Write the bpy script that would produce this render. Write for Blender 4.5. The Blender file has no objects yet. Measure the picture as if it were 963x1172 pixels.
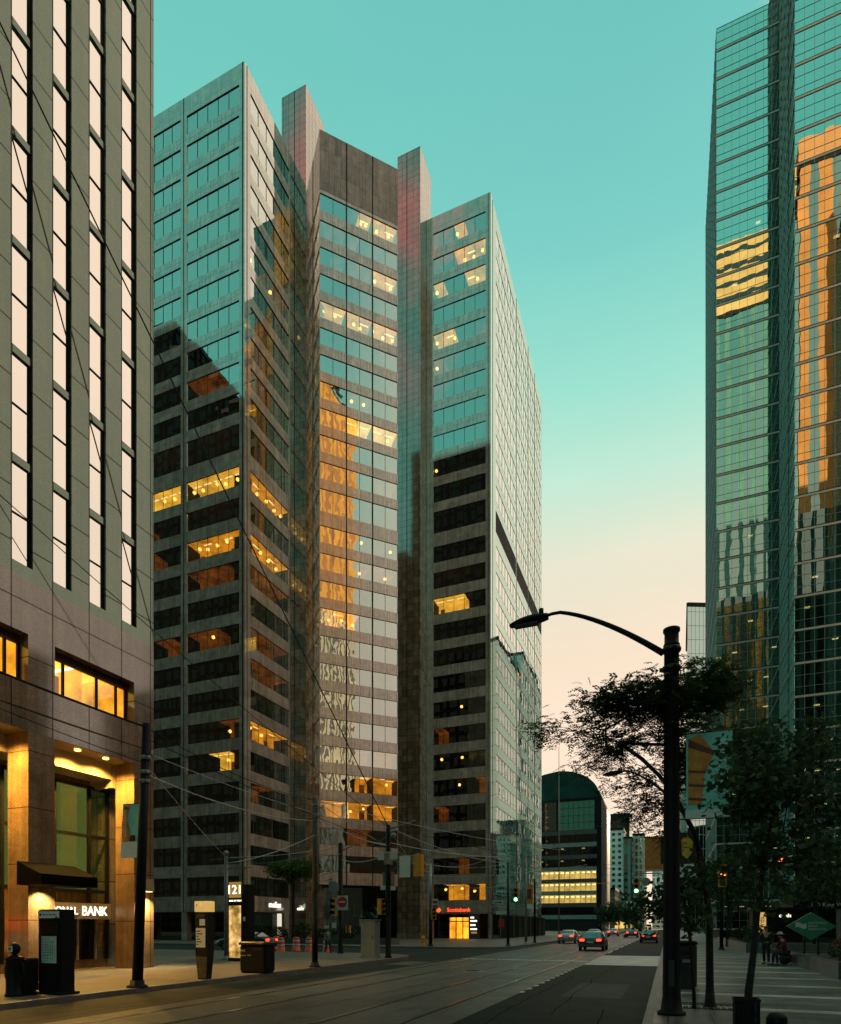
import bpy, bmesh, math, random
from mathutils import Vector, Matrix, noise as mnoise
random.seed(7)
S = bpy.context.scene
COL = S.collection
R = math.radians

# ------------------------------------------------------------------ materials
MATS = {}
def newmat(name):
    m = bpy.data.materials.new(name); m.use_nodes = True
    nt = m.node_tree
    for n in list(nt.nodes): nt.nodes.remove(n)
    out = nt.nodes.new('ShaderNodeOutputMaterial')
    MATS[name] = m
    return m, nt, out
def N(nt, typ, **kw):
    n = nt.nodes.new(typ)
    for k, v in kw.items():
        if k.startswith('i_'):
            n.inputs[k[2:].replace('_', ' ')].default_value = v
        else: setattr(n, k, v)
    return n
def L(nt, a, b): nt.links.new(a, b)
def c4(c): return (c[0], c[1], c[2], 1.0)
def ramp(nt, fac, stops):
    r = nt.nodes.new('ShaderNodeValToRGB')
    e = r.color_ramp.elements
    while len(e) < len(stops): e.new(0.5)
    for i, (p, c) in enumerate(stops):
        e[i].position = p; e[i].color = c4(c)
    L(nt, fac, r.inputs[0]); return r.outputs[0]
def mth(nt, op, a, b=None, clamp=False):
    n = nt.nodes.new('ShaderNodeMath'); n.operation = op; n.use_clamp = clamp
    for i, x in enumerate((a, b)):
        if x is None: continue
        if isinstance(x, (int, float)): n.inputs[i].default_value = x
        else: L(nt, x, n.inputs[i])
    return n.outputs[0]
def mixc(nt, fac, a, b, mode='MIX'):
    n = nt.nodes.new('ShaderNodeMix'); n.data_type = 'RGBA'; n.blend_type = mode
    for i, x in ((0, fac), (6, a), (7, b)):
        if isinstance(x, (int, float)): n.inputs[i].default_value = x
        elif isinstance(x, tuple): n.inputs[i].default_value = c4(x)
        else: L(nt, x, n.inputs[i])
    return n.outputs[2]
def wpos(nt): return nt.nodes.new('ShaderNodeNewGeometry').outputs['Position']
def noise(nt, vec, scale, detail=3, rough=.5):
    n = N(nt, 'ShaderNodeTexNoise', i_Scale=scale, i_Detail=detail, i_Roughness=rough)
    if vec is not None: L(nt, vec, n.inputs['Vector'])
    return n.outputs[0]
def bump(nt, h, strength, dist=.02):
    b = N(nt, 'ShaderNodeBump', i_Strength=strength, i_Distance=dist); L(nt, h, b.inputs['Height']); return b.outputs[0]
def wallvec(nt, sx=1, sz=1):
    """(x+y, z) runs along every wall of the street grid"""
    sp = nt.nodes.new('ShaderNodeSeparateXYZ'); L(nt, wpos(nt), sp.inputs[0])
    cb = nt.nodes.new('ShaderNodeCombineXYZ')
    L(nt, mth(nt, 'MULTIPLY', mth(nt, 'ADD', sp.outputs[0], sp.outputs[1]), sx), cb.inputs[0])
    L(nt, mth(nt, 'MULTIPLY', sp.outputs[2], sz), cb.inputs[1])
    return cb.outputs[0]

def plain(name, col, rough=.6, metal=0, var=.25, scale=6, spec=.5, bmp=0, coat=0):
    m, nt, out = newmat(name)
    p = N(nt, 'ShaderNodeBsdfPrincipled', i_Roughness=rough, i_Metallic=metal)
    p.inputs['Specular IOR Level'].default_value = spec
    p.inputs['Coat Weight'].default_value = coat
    nz = noise(nt, wpos(nt), scale, 5, .6)
    a = tuple(x * (1 - var) for x in col); b = tuple(min(1, x * (1 + var)) for x in col)
    L(nt, ramp(nt, nz, [(.3, a), (.7, b)]), p.inputs['Base Color'])
    if bmp: L(nt, bump(nt, noise(nt, wpos(nt), scale * 6, 4), bmp), p.inputs['Normal'])
    L(nt, p.outputs[0], out.inputs[0]); return m
def emit(name, col, s, var=0, scale=.6):
    m, nt, out = newmat(name)
    e = N(nt, 'ShaderNodeEmission', i_Strength=s)
    if var:
        nz = noise(nt, wpos(nt), scale, 4, .65)
        L(nt, ramp(nt, nz, [(.32, tuple(x * (1 - var) for x in col)), (.62, col), (.75, tuple(min(1, x * 1.5) for x in col))]), e.inputs[0])
    else: e.inputs[0].default_value = c4(col)
    L(nt, e.outputs[0], out.inputs[0]); return m
def fres(nt, r0, r1=1.0, power=3.0):
    lw = N(nt, 'ShaderNodeLayerWeight', i_Blend=.5)
    f = mth(nt, 'POWER', lw.outputs['Facing'], power)
    return mth(nt, 'ADD', mth(nt, 'MULTIPLY', f, r1 - r0), r0, True)
def glass(name, r0, tint=(.9, 1, .96), trans=.6, body=(.006, .012, .011), wav=.0, wscale=.35, rough=.0, seethru=(.55, .7, .62), r1=.95):
    """coated facade glass: mirror + partly see-through + dark body"""
    m, nt, out = newmat(name)
    g = N(nt, 'ShaderNodeBsdfGlossy', i_Roughness=rough); g.inputs[0].default_value = c4(tint)
    if wav:
        nz = noise(nt, wpos(nt), wscale, 1.5, .4)
        L(nt, bump(nt, nz, 1.0, wav), g.inputs['Normal'])
    t = nt.nodes.new('ShaderNodeBsdfTransparent'); t.inputs[0].default_value = c4(seethru)
    d = nt.nodes.new('ShaderNodeBsdfDiffuse'); d.inputs[0].default_value = c4(body)
    m1 = N(nt, 'ShaderNodeMixShader', i_Fac=trans); L(nt, d.outputs[0], m1.inputs[1]); L(nt, t.outputs[0], m1.inputs[2])
    m2 = nt.nodes.new('ShaderNodeMixShader'); L(nt, fres(nt, r0, r1), m2.inputs[0]); L(nt, m1.outputs[0], m2.inputs[1]); L(nt, g.outputs[0], m2.inputs[2])
    L(nt, m2.outputs[0], out.inputs[0]); return m
def stone(name, a, b, r0, panel=(1.5, 1.2), joint=.012, rough=.06, tint=(1, 1, 1), speck=0, r1=.9, wav=0):
    """polished stone cladding: panels of slightly different tone, dark joints, a mirror coat"""
    m, nt, out = newmat(name)
    br = N(nt, 'ShaderNodeTexBrick', offset=0.0, squash=1.0)
    br.inputs['Color1'].default_value = c4(a); br.inputs['Color2'].default_value = c4(b)
    br.inputs['Mortar'].default_value = c4(tuple(x * .2 for x in a))
    br.inputs['Scale'].default_value = 1; br.inputs['Mortar Size'].default_value = joint
    br.inputs['Brick Width'].default_value = panel[0]; br.inputs['Row Height'].default_value = panel[1]
    br.inputs['Mortar Smooth'].default_value = 0
    L(nt, wallvec(nt), br.inputs['Vector'])
    col = br.outputs['Color']
    nz = noise(nt, wpos(nt), 1.1, 6, .7)
    col = mixc(nt, 1, col, ramp(nt, nz, [(.3, (.62, .62, .62)), (.7, (1.25, 1.22, 1.18))]), 'MULTIPLY')
    if speck:
        n2 = noise(nt, wpos(nt), speck, 2, .9)
        col = mixc(nt, 1, col, ramp(nt, n2, [(.36, (.55, .52, .5)), (.64, (1.4, 1.36, 1.32))]), 'MULTIPLY')
    # rain streaks running down the panels
    st = nt.nodes.new('ShaderNodeMapping'); st.inputs['Scale'].default_value = (2.2, .07, 1); L(nt, wallvec(nt), st.inputs[0])
    n3 = noise(nt, st.outputs[0], 1.6, 4, .6)
    col = mixc(nt, 1, col, ramp(nt, n3, [(.35, (.7, .7, .7)), (.65, (1.1, 1.1, 1.1))]), 'MULTIPLY')
    d = nt.nodes.new('ShaderNodeBsdfDiffuse'); L(nt, col, d.inputs[0])
    g = N(nt, 'ShaderNodeBsdfGlossy', i_Roughness=rough); g.inputs[0].default_value = c4(tint)
    if wav: L(nt, bump(nt, noise(nt, wpos(nt), .5, 1.5, .4), 1.0, wav), g.inputs['Normal'])
    mx = nt.nodes.new('ShaderNodeMixShader')
    f = fres(nt, r0, r1, 3.5)
    f = mth(nt, 'MULTIPLY', f, mth(nt, 'SUBTRACT', 1.0, mth(nt, 'MULTIPLY', br.outputs['Fac'], .8)))
    L(nt, f, mx.inputs[0]); L(nt, d.outputs[0], mx.inputs[1]); L(nt, g.outputs[0], mx.inputs[2])
    L(nt, mx.outputs[0], out.inputs[0]); return m
def leafmat(name, a, b):
    m, nt, out = newmat(name)
    oi = nt.nodes.new('ShaderNodeNewGeometry')
    col = ramp(nt, oi.outputs['Random Per Island'], [(0, a), (1, b)])
    d = nt.nodes.new('ShaderNodeBsdfDiffuse'); L(nt, col, d.inputs[0])
    t = nt.nodes.new('ShaderNodeBsdfTranslucent'); L(nt, col, t.inputs[0])
    g = N(nt, 'ShaderNodeBsdfGlossy', i_Roughness=.45); g.inputs[0].default_value = (.5, .5, .5, 1)
    m1 = N(nt, 'ShaderNodeMixShader', i_Fac=.3); L(nt, d.outputs[0], m1.inputs[1]); L(nt, t.outputs[0], m1.inputs[2])
    m2 = N(nt, 'ShaderNodeMixShader', i_Fac=.04); L(nt, m1.outputs[0], m2.inputs[1]); L(nt, g.outputs[0], m2.inputs[2])
    L(nt, m2.outputs[0], out.inputs[0]); return m

def facade(name, wall, win, ww, wh, fx=.6, fz=.55, gl=.35, r1=.9, sx=1.0):
    """far / reflected buildings: wall stone with recess-dark glossy panes on a regular grid"""
    m, nt, out = newmat(name)
    br = N(nt, 'ShaderNodeTexBrick', offset=0.0, squash=1.0)
    br.inputs['Color1'].default_value = c4((1, 1, 1)); br.inputs['Color2'].default_value = c4((.75, .75, .75)); br.inputs['Mortar'].default_value = c4((0, 0, 0))
    br.inputs['Scale'].default_value = 1; br.inputs['Mortar Size'].default_value = min(ww * (1 - fx), wh * (1 - fz)) * .5
    br.inputs['Mortar Smooth'].default_value = 0
    br.inputs['Brick Width'].default_value = ww; br.inputs['Row Height'].default_value = wh
    L(nt, wallvec(nt, sx, 1), br.inputs['Vector'])
    nz = noise(nt, wpos(nt), .12, 5, .7)
    wc = ramp(nt, nz, [(.3, tuple(x * .75 for x in wall)), (.7, tuple(min(1, x * 1.2) for x in wall))])
    d = nt.nodes.new('ShaderNodeBsdfDiffuse'); L(nt, wc, d.inputs[0])
    wd = nt.nodes.new('ShaderNodeBsdfDiffuse'); L(nt, mixc(nt, 1, br.outputs['Color'], win, 'MULTIPLY'), wd.inputs[0])
    g = N(nt, 'ShaderNodeBsdfGlossy', i_Roughness=.03); g.inputs[0].default_value = (.9, 1, .97, 1)
    L(nt, bump(nt, noise(nt, wpos(nt), .3, 1, .4), 1, .008), g.inputs['Normal'])
    gm = N(nt, 'ShaderNodeMixShader'); L(nt, fres(nt, gl, r1), gm.inputs[0]); L(nt, wd.outputs[0], gm.inputs[1]); L(nt, g.outputs[0], gm.inputs[2])
    mx = nt.nodes.new('ShaderNodeMixShader'); L(nt, br.outputs['Fac'], mx.inputs[0]); L(nt, gm.outputs[0], mx.inputs[1]); L(nt, d.outputs[0], mx.inputs[2])
    L(nt, mx.outputs[0], out.inputs[0]); return m

# ------------------------------------------------------------------ mesh builder
ORG = {}
def setp(o, label=None, cat=None, group=None, kind=None):
    if label: o['label'] = label
    if cat: o['category'] = cat
    if group: o['group'] = group
    if kind: o['kind'] = kind
    return o
def thing(name, loc, label, cat, group=None):
    o = bpy.data.objects.new(name, None); COL.objects.link(o); o.location = loc; o.empty_display_size = .3
    ORG[o] = Vector(loc); return setp(o, label, cat, group)
class MB:
    def __init__(s): s.v = []; s.f = []; s.m = []; s.sm = []
    def face(s, pts, mi=0, smooth=False):
        b = len(s.v); s.v.extend([tuple(p) for p in pts]); s.f.append(tuple(range(b, b + len(pts)))); s.m.append(mi); s.sm.append(smooth)
    def mesh(s, vs, fs, mi=0, smooth=False):
        b = len(s.v); s.v.extend([tuple(p) for p in vs])
        for f in fs: s.f.append(tuple(b + i for i in f)); s.m.append(mi); s.sm.append(smooth)
    def box(s, x0, y0, z0, x1, y1, z1, mi=0):
        s.mesh([(x0,y0,z0),(x1,y0,z0),(x1,y1,z0),(x0,y1,z0),(x0,y0,z1),(x1,y0,z1),(x1,y1,z1),(x0,y1,z1)],
               [(0,3,2,1),(4,5,6,7),(0,1,5,4),(1,2,6,5),(2,3,7,6),(3,0,4,7)], mi)
    def bbox(s, x0, y0, z0, x1, y1, z1, bv=.03, mi=0, top=True):
        """box with chamfered vertical edges and a chamfered top"""
        def ring(i, z): return [(x0+i+bv,y0+i,z),(x1-i-bv,y0+i,z),(x1-i,y0+i+bv,z),(x1-i,y1-i-bv,z),(x1-i-bv,y1-i,z),(x0+i+bv,y1-i,z),(x0+i,y1-i-bv,z),(x0+i,y0+i+bv,z)]
        rs = [ring(0, z0), ring(0, z1-bv), ring(bv, z1)]
        s.loft(rs, mi, cap=True)
    def obox(s, c, ax, ay, az, mi=0):
        c = Vector(c); ax, ay, az = Vector(ax), Vector(ay), Vector(az)
        P = [c+sx*ax+sy*ay+sz*az for sz in (-1,1) for sx,sy in ((-1,-1),(1,-1),(1,1),(-1,1))]
        s.mesh(P, [(0,3,2,1),(4,5,6,7),(0,1,5,4),(1,2,6,5),(2,3,7,6),(3,0,4,7)], mi)
    def loft(s, rings, mi=0, cap=True, smooth=False, closed=True):
        n = len(rings[0]); vs = [p for r in rings for p in r]; fs = []
        for i in range(len(rings)-1):
            for j in range(n if closed else n-1):
                k = (j+1) % n
                fs.append((i*n+j, i*n+k, (i+1)*n+k, (i+1)*n+j))
        if cap:
            fs.append(tuple(range(n))[::-1]); fs.append(tuple(range((len(rings)-1)*n, len(rings)*n)))
        s.mesh(vs, fs, mi, smooth)
    def tube(s, path, r, n=8, mi=0, smooth=True, cap=True):
        path = [Vector(p) for p in path]; rr = r if isinstance(r, (list, tuple)) else [r]*len(path)
        rings = []; ref = None
        for i, p in enumerate(path):
            d = (path[min(i+1,len(path)-1)] - path[max(i-1,0)]).normalized()
            if ref is None: ref = Vector((0,0,1)) if abs(d.z) < .9 else Vector((1,0,0))
            a = d.cross(ref).normalized(); b = a.cross(d).normalized(); ref = b
            rings.append([p + (a*math.cos(t) + b*math.sin(t))*rr[i] for t in [2*math.pi*k/n for k in range(n)]])
        s.loft(rings, mi, cap, smooth)
    def lathe(s, c, prof, n=16, mi=0, smooth=True):
        rings = [[(c[0]+r*math.cos(2*math.pi*k/n), c[1]+r*math.sin(2*math.pi*k/n), c[2]+z) for k in range(n)] for r, z in prof]
        s.loft(rings, mi, True, smooth)
    def ball(s, c, rx, ry=None, rz=None, n=10, mi=0):
        ry = ry or rx; rz = rz or rx
        rings = []
        for i in range(1, n//2+1):
            t = math.pi*(i-.5)/(n//2) - math.pi/2
            rings.append([(c[0]+rx*math.cos(t)*math.cos(2*math.pi*k/n), c[1]+ry*math.cos(t)*math.sin(2*math.pi*k/n), c[2]+rz*math.sin(t)) for k in range(n)])
        s.loft(rings, mi, True, True)
    def prism(s, poly, dv, mi=0):
        dv = Vector(dv); a = [Vector(p) for p in poly]; s.loft([a, [p+dv for p in a]], mi, True)
    def build(s, name, mats, parent=None, label=None, cat=None, group=None, kind=None):
        me = bpy.data.meshes.new(name)
        o = ORG.get(parent, Vector((0,0,0))) if parent is not None else Vector((0,0,0))
        me.from_pydata([(x-o.x, y-o.y, z-o.z) for x, y, z in s.v], [], s.f)
        for mname in (mats if isinstance(mats, (list, tuple)) else [mats]): me.materials.append(MATS[mname])
        me.polygons.foreach_set('material_index', s.m); me.polygons.foreach_set('use_smooth', s.sm)
        me.update()
        ob = bpy.data.objects.new(name, me); COL.objects.link(ob)
        if parent is not None: ob.parent = parent; ORG[ob] = o
        return setp(ob, label, cat, group, kind)
    def solo(s, name, mats, base, label, cat, group=None, kind=None):
        """a thing that is one mesh, with its origin at base"""
        b = Vector(base); s.v = [(x-b.x, y-b.y, z-b.z) for x, y, z in s.v]
        ob = s.build(name, mats, None, label, cat, group, kind); ob.location = base; ORG[ob] = b
        return ob
def kids(o): return [c for c in bpy.data.objects if c.parent == o]
def dup(root, loc, label=None, rotz=None):
    ch = {}
    for c in bpy.data.objects:
        if c.parent: ch.setdefault(c.parent, []).append(c)
    def cp(o, par):
        c = o.copy(); COL.objects.link(c); c.parent = par
        for k in ch.get(o, []): cp(k, c)
        return c
    r = cp(root, None); r.location = loc
    if rotz is not None: r.rotation_euler = (0, 0, rotz)
    if label: r['label'] = label
    return r
def text(name, s, size, origin, right, up, mat, parent, ext=.01, align='CENTER', sx=1.0):
    """real raised lettering: a font outline meshed and laid out along right/up"""
    cu = bpy.data.curves.new(name, 'FONT'); cu.body = s; cu.size = size; cu.extrude = ext; cu.align_x = align; cu.align_y = 'CENTER'; cu.resolution_u = 3
    tmp = bpy.data.objects.new('lettering_source', cu); COL.objects.link(tmp)
    dg = bpy.context.evaluated_depsgraph_get(); dg.update()
    me = bpy.data.meshes.new_from_object(tmp.evaluated_get(dg))
    bpy.data.objects.remove(tmp); bpy.data.curves.remove(cu)
    r = Vector(right).normalized(); u = Vector(up).normalized(); n = r.cross(u)
    o = ORG.get(parent, Vector((0,0,0)))
    for v in me.vertices: v.co = Vector(origin) + r*v.co.x*sx + u*v.co.y + n*v.co.z - o
    me.materials.clear(); me.materials.append(MATS[mat])
    ob = bpy.data.objects.new(name, me); COL.objects.link(ob); ob.parent = parent; ORG[ob] = o
    return ob

# grid wall: p0 -> p1 in plan; the outside is to the right of the walking direction
def wall_frame(p0, p1):
    a = Vector((p0[0], p0[1], 0)); b = Vector((p1[0], p1[1], 0)); t = (b-a).normalized(); n = Vector((t.y, -t.x, 0))
    return a, t, n, (b-a).length
def gridwall(mb, p0, p1, z0, z1, opens, depth=.15, mi=0, mr=0):
    """solid wall with real openings; opens = [(s0,s1,za,zb)]; reveals are built"""
    a, t, n, ln = wall_frame(p0, p1)
    P = lambda s_, z, d=0: a + t*s_ - n*d + Vector((0,0,z))
    xs = sorted({0, ln} | {round(o[0],4) for o in opens} | {round(o[1],4) for o in opens})
    zs = sorted({z0, z1} | {round(o[2],4) for o in opens} | {round(o[3],4) for o in opens})
    for j in range(len(zs)-1):
        zm = (zs[j]+zs[j+1])/2; run = None
        for i in range(len(xs)-1):
            xm = (xs[i]+xs[i+1])/2
            hole = any(o[0]-1e-4 < xm < o[1]+1e-4 and o[2]-1e-4 < zm < o[3]+1e-4 for o in opens)
            if not hole:
                if run is None: run = xs[i]
            if (hole or i == len(xs)-2) and run is not None:
                e = xs[i] if hole else xs[i+1]
                mb.face([P(run,zs[j]), P(e,zs[j]), P(e,zs[j+1]), P(run,zs[j+1])], mi); run = None
    for s0, s1, za, zb in opens:
        mb.face([P(s0,za), P(s1,za), P(s1,za,depth), P(s0,za,depth)], mr)
        mb.face([P(s0,zb,depth), P(s1,zb,depth), P(s1,zb), P(s0,zb)], mr)
        mb.face([P(s0,za), P(s0,za,depth), P(s0,zb,depth), P(s0,zb)], mr)
        mb.face([P(s1,za,depth), P(s1,za), P(s1,zb), P(s1,zb,depth)], mr)
# ------------------------------------------------------------------ world, sun, camera
SUN_AZ, SUN_EL = R(10), R(12)
w = bpy.data.worlds.new('World'); S.world = w; w.use_nodes = True
nt = w.node_tree
for n in list(nt.nodes): nt.nodes.remove(n)
wo = nt.nodes.new('ShaderNodeOutputWorld'); bg = N(nt, 'ShaderNodeBackground', i_Strength=.1); L(nt, bg.outputs[0], wo.inputs[0])
tc = nt.nodes.new('ShaderNodeTexCoord'); DIR = tc.outputs['Generated']
sp = nt.nodes.new('ShaderNodeSeparateXYZ'); L(nt, DIR, sp.inputs[0])
front = ramp(nt, sp.outputs[2], [(0, (1.0, .80, .62)), (.27, (1.0, .80, .62)), (.385, (.97, .79, .60)), (.49, (.86, .82, .64)), (.57, (.55, .84, .68)), (.64, (.34, .77, .64)), (.72, (.215, .655, .59)), (.81, (.165, .575, .53)), (1, (.11, .46, .45))])
back = ramp(nt, sp.outputs[2], [(0, (.45, .55, .5)), (.3, (.3, .62, .54)), (.6, (.2, .72, .6)), (1, (.14, .52, .47))])
# scattered pink sunset cloud high in the sky behind the camera
cn = N(nt, 'ShaderNodeTexNoise', i_Scale=7.0, i_Detail=6, i_Roughness=.6); L(nt, DIR, cn.inputs[0])
cm = ramp(nt, cn.outputs[0], [(.45, (0, 0, 0)), (.56, (1, 1, 1))])
hi = mth(nt, 'MULTIPLY', mth(nt, 'MULTIPLY', mth(nt, 'SUBTRACT', sp.outputs[2], .62), 8, True), mth(nt, 'MULTIPLY', mth(nt, 'MULTIPLY', mth(nt, 'SUBTRACT', sp.outputs[0], mth(nt, 'MULTIPLY', sp.outputs[1], .72)), 15, True), mth(nt, 'MULTIPLY', mth(nt, 'ADD', sp.outputs[0], .1), -10, True)))
back = mixc(nt, mth(nt, 'MULTIPLY', mth(nt, 'MULTIPLY', cm, hi), .9), back, (1.7, .38, .40))
fb = mth(nt, 'ADD', mth(nt, 'ADD', mth(nt, 'MULTIPLY', sp.outputs[1], 1.2), mth(nt, 'MULTIPLY', sp.outputs[0], 1.3)), .5, True)
sky = mixc(nt, fb, back, front)
dt = N(nt, 'ShaderNodeVectorMath', operation='DOT_PRODUCT'); L(nt, DIR, dt.inputs[0])
ga, ge = R(62), R(25); dt.inputs[1].default_value = (math.sin(ga)*math.cos(ge), math.cos(ga)*math.cos(ge), math.sin(ge))
gl = ramp(nt, dt.outputs['Value'], [(.65, (0, 0, 0)), (.71, (.6, .6, .6)), (.79, (1, 1, 1))])
sky = mixc(nt, gl, sky, (1.36, 1.10, .86))
hz_ = N(nt, 'ShaderNodeTexNoise', i_Scale=1.6, i_Detail=5, i_Roughness=.55); hm = nt.nodes.new('ShaderNodeMapping'); hm.inputs['Scale'].default_value = (1, 1, 3.2); L(nt, DIR, hm.inputs[0]); L(nt, hm.outputs[0], hz_.inputs[0])
sky = mixc(nt, 1, sky, ramp(nt, hz_.outputs[0], [(.3, (.95, .97, .98)), (.7, (1.06, 1.03, 1.02))]), 'MULTIPLY')
nish = nt.nodes.new('ShaderNodeTexSky'); nish.sky_type = 'NISHITA'; nish.sun_disc = False
nish.sun_elevation = SUN_EL; nish.sun_rotation = SUN_AZ; nish.air_density = 1.0; nish.dust_density = .6
tot = mixc(nt, 1, mixc(nt, 1, sky, (9.7, 9.7, 9.7), 'MULTIPLY'), mixc(nt, 1, nish.outputs[0], (.03, .03, .03), 'MULTIPLY'), 'ADD')
for n_ in nt.nodes:
    if n_.type == 'MIX': n_.clamp_result = False
L(nt, tot, bg.inputs[0])

sd = bpy.data.lights.new('sun', 'SUN'); sd.energy = 5.0; sd.angle = R(.5); sd.color = (1, .72, .45)
so = bpy.data.objects.new('sun', sd); COL.objects.link(so)
sv = Vector((math.sin(SUN_AZ)*math.cos(SUN_EL), math.cos(SUN_AZ)*math.cos(SUN_EL), math.sin(SUN_EL)))
so.rotation_euler = (-sv).to_track_quat('-Z', 'Y').to_euler(); so.location = (40, 200, 150)

cd = bpy.data.cameras.new('camera'); cam = bpy.data.objects.new('camera', cd); COL.objects.link(cam); S.camera = cam
cd.sensor_width = 36; cd.sensor_fit = 'AUTO'; cd.lens = 36*715/1172; cd.shift_x = 0; cd.shift_y = (1060-586)/1172
cd.clip_start = .1; cd.clip_end = 6000
cam.location = (0, 0, 1.7); cam.rotation_euler = (R(90), 0, math.atan(283.5/715))
S.view_settings.view_transform = 'Standard'; S.view_settings.look = 'None'; S.view_settings.exposure = 0; S.view_settings.gamma = 1
S.render.engine = 'CYCLES'; cy = S.cycles
cy.use_denoising = True
try: cy.denoiser = 'OPENIMAGEDENOISE'
except Exception: pass
cy.max_bounces = 7; cy.diffuse_bounces = 3; cy.glossy_bounces = 5; cy.transparent_max_bounces = 12; cy.transmission_bounces = 4
cy.sample_clamp_indirect = 6; cy.caustics_reflective = False; cy.caustics_refractive = False
cy.use_adaptive_sampling = True; cy.adaptive_threshold = .015

# ------------------------------------------------------------------ materials of the place
plain('asphalt', (.017, .021, .018), .68, var=.5, scale=1.6, bmp=.25, spec=.2)
plain('asphalt_patch', (.008, .013, .011), .7, var=.6, scale=1.2, bmp=.3, spec=.12)
plain('crossing_concrete', (.34, .32, .29), .45, var=.35, scale=.8)
plain('road_paint', (.55, .55, .52), .6, var=.35, scale=5)
plain('rail_steel', (.42, .40, .37), .24, metal=.95, var=.2)
plain('kerb_stone', (.15, .135, .125), .55, var=.3, scale=4)
plain('black_paint', (.006, .0065, .0065), .55, var=.3, scale=4, spec=.18)
plain('dark_metal', (.02, .022, .022), .4, var=.3, scale=5, metal=.4)
plain('mid_metal', (.12, .12, .115), .4, var=.25, metal=.5)
plain('fin_metal', (.30, .40, .37), .35, var=.15, metal=.3)
plain('dull_glass_body', (.02, .03, .028), .6)
plain('light_metal', (.32, .31, .29), .4, var=.2, metal=.6)
plain('pale_frame', (.62, .58, .5), .45, var=.12, metal=.2)
plain('galvanised', (.22, .22, .2), .45, var=.3, metal=.5)
plain('weathered_wood', (.11, .09, .065), .85, var=.4, scale=9, bmp=.3)
plain('cabinet_grey', (.27, .28, .25), .5, var=.2, scale=2)
plain('signal_yellow', (.75, .30, .02), .5, var=.12)
plain('orange_plastic', (.75, .11, .03), .5, var=.2)
plain('white_paint', (.62, .62, .58), .5, var=.12, scale=3)
plain('red_paint', (.5, .03, .03), .5, var=.1)
plain('tar', (.004,.0045,.0045), .95, spec=.02)
plain('red_brown', (.10, .035, .018), .5, var=.2)
plain('canopy_cloth', (.003, .003, .003), .9, spec=.05)
plain('copper_green', (.026, .066, .055), .9, var=.3, scale=.3, spec=.05)
plain('dark_interior', (.006, .0055, .005), .8, var=.5, scale=.8)
plain('soffit', (.30, .24, .15), .6, var=.15, scale=1)
plain('bark', (.022, .018, .014), .9, var=.5, scale=18, bmp=.5)
plain('soil', (.03, .022, .016), .95, var=.4, scale=9)
plain('planter_stone', (.10, .105, .10), .3, var=.3, scale=2)
plain('green_board', (.03, .22, .12), .5, var=.08)
plain('rubber', (.012, .012, .012), .7, var=.2)
plain('car_dark', (.008, .009, .011), .3, var=.1, coat=.25)
plain('car_silver', (.25, .25, .25), .25, var=.1, coat=1, metal=.5)
plain('skin', (.35, .2, .14), .6, var=.1)
plain('hair', (.02, .014, .01), .7, var=.3)
plain('cloth_black', (.012, .012, .014), .9, var=.3)
plain('cloth_red', (.10, .012, .014), .9, var=.4, scale=12)
plain('cloth_teal', (.06, .2, .19), .9, var=.2)
plain('cloth_denim', (.03, .04, .06), .9, var=.3)
plain('brick_red', (.24, .075, .035), .85, var=.3, scale=1)
plain('flower_red', (.35, .01, .015), .7, var=.4, scale=20)
glass('tower_glass', .62, trans=.55, wav=.0045, wscale=.4, tint=(.80, 1, .92), r1=1.0)
glass('corner_glass', .42, trans=.6, seethru=(.85,.85,.78), wav=.0035, wscale=.5, tint=(.88, 1, .95), r1=1.0)
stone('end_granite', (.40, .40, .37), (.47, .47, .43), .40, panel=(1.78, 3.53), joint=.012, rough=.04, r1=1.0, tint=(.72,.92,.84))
glass('chamfer_glass', .46, trans=.6, seethru=(.85,.82,.74), wav=.011, wscale=.55, tint=(.9, 1, .95), r1=1.0)
glass('end_glass', .5, trans=.0, wav=.003, wscale=.5, tint=(.95, 1, .96), r1=1.0, body=(.01,.014,.013))
glass('mirror_glass', .66, trans=.0, wav=.002, wscale=.6, tint=(1, .98, .94), body=(.01, .012, .012))
glass('teal_sky_glass', .25, trans=.0, body=(.04,.30,.22), tint=(.8,1,.95), wav=.003)  # teal sky reflection put into the body colour
glass('shop_glass', .08, trans=.9, seethru=(.8, .85, .78))
glass('dark_glass', .10, trans=.15, body=(.005, .006, .006))
stone('brown_granite', (.165, .132, .102), (.205, .165, .128), .22, panel=(1.475, 1.79), joint=.022, rough=.035, speck=38, r1=.85, tint=(.42,.56,.46), wav=.0012)
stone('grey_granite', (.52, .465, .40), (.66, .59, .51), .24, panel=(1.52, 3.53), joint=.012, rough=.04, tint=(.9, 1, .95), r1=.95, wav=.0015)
stone('parapet_granite', (.34, .22, .17), (.48, .33, .26), .04, panel=(1.22, 2.6), joint=.012, rough=.15, r1=.7)
stone('corner_granite', (.70, .50, .39), (.86, .63, .50), .14, panel=(1.84, 40), joint=.015, rough=.12, r1=.8)
stone('pier_granite', (.19, .14, .085), (.36, .28, .19), .20, panel=(.82, .9), joint=.02, rough=.05, tint=(.95, 1, .96), r1=.9, wav=.002)
stone('dark_reflect_granite', (.25, .185, .135), (.31, .23, .17), .10, panel=(1.475, 1.79), joint=.02, rough=.08, speck=38, r1=.7)  # same granite, with the darker city reflection put into its tone
stone('column_granite', (.25, .17, .095), (.27, .185, .105), .04, panel=(50, 1.9), joint=.014, rough=.2, speck=38, r1=.5)
leafmat('leaf_fine', (.035, .075, .018), (.08, .13, .035))
leafmat('leaf_broad', (.03, .065, .024), (.075, .12, .04))
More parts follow.
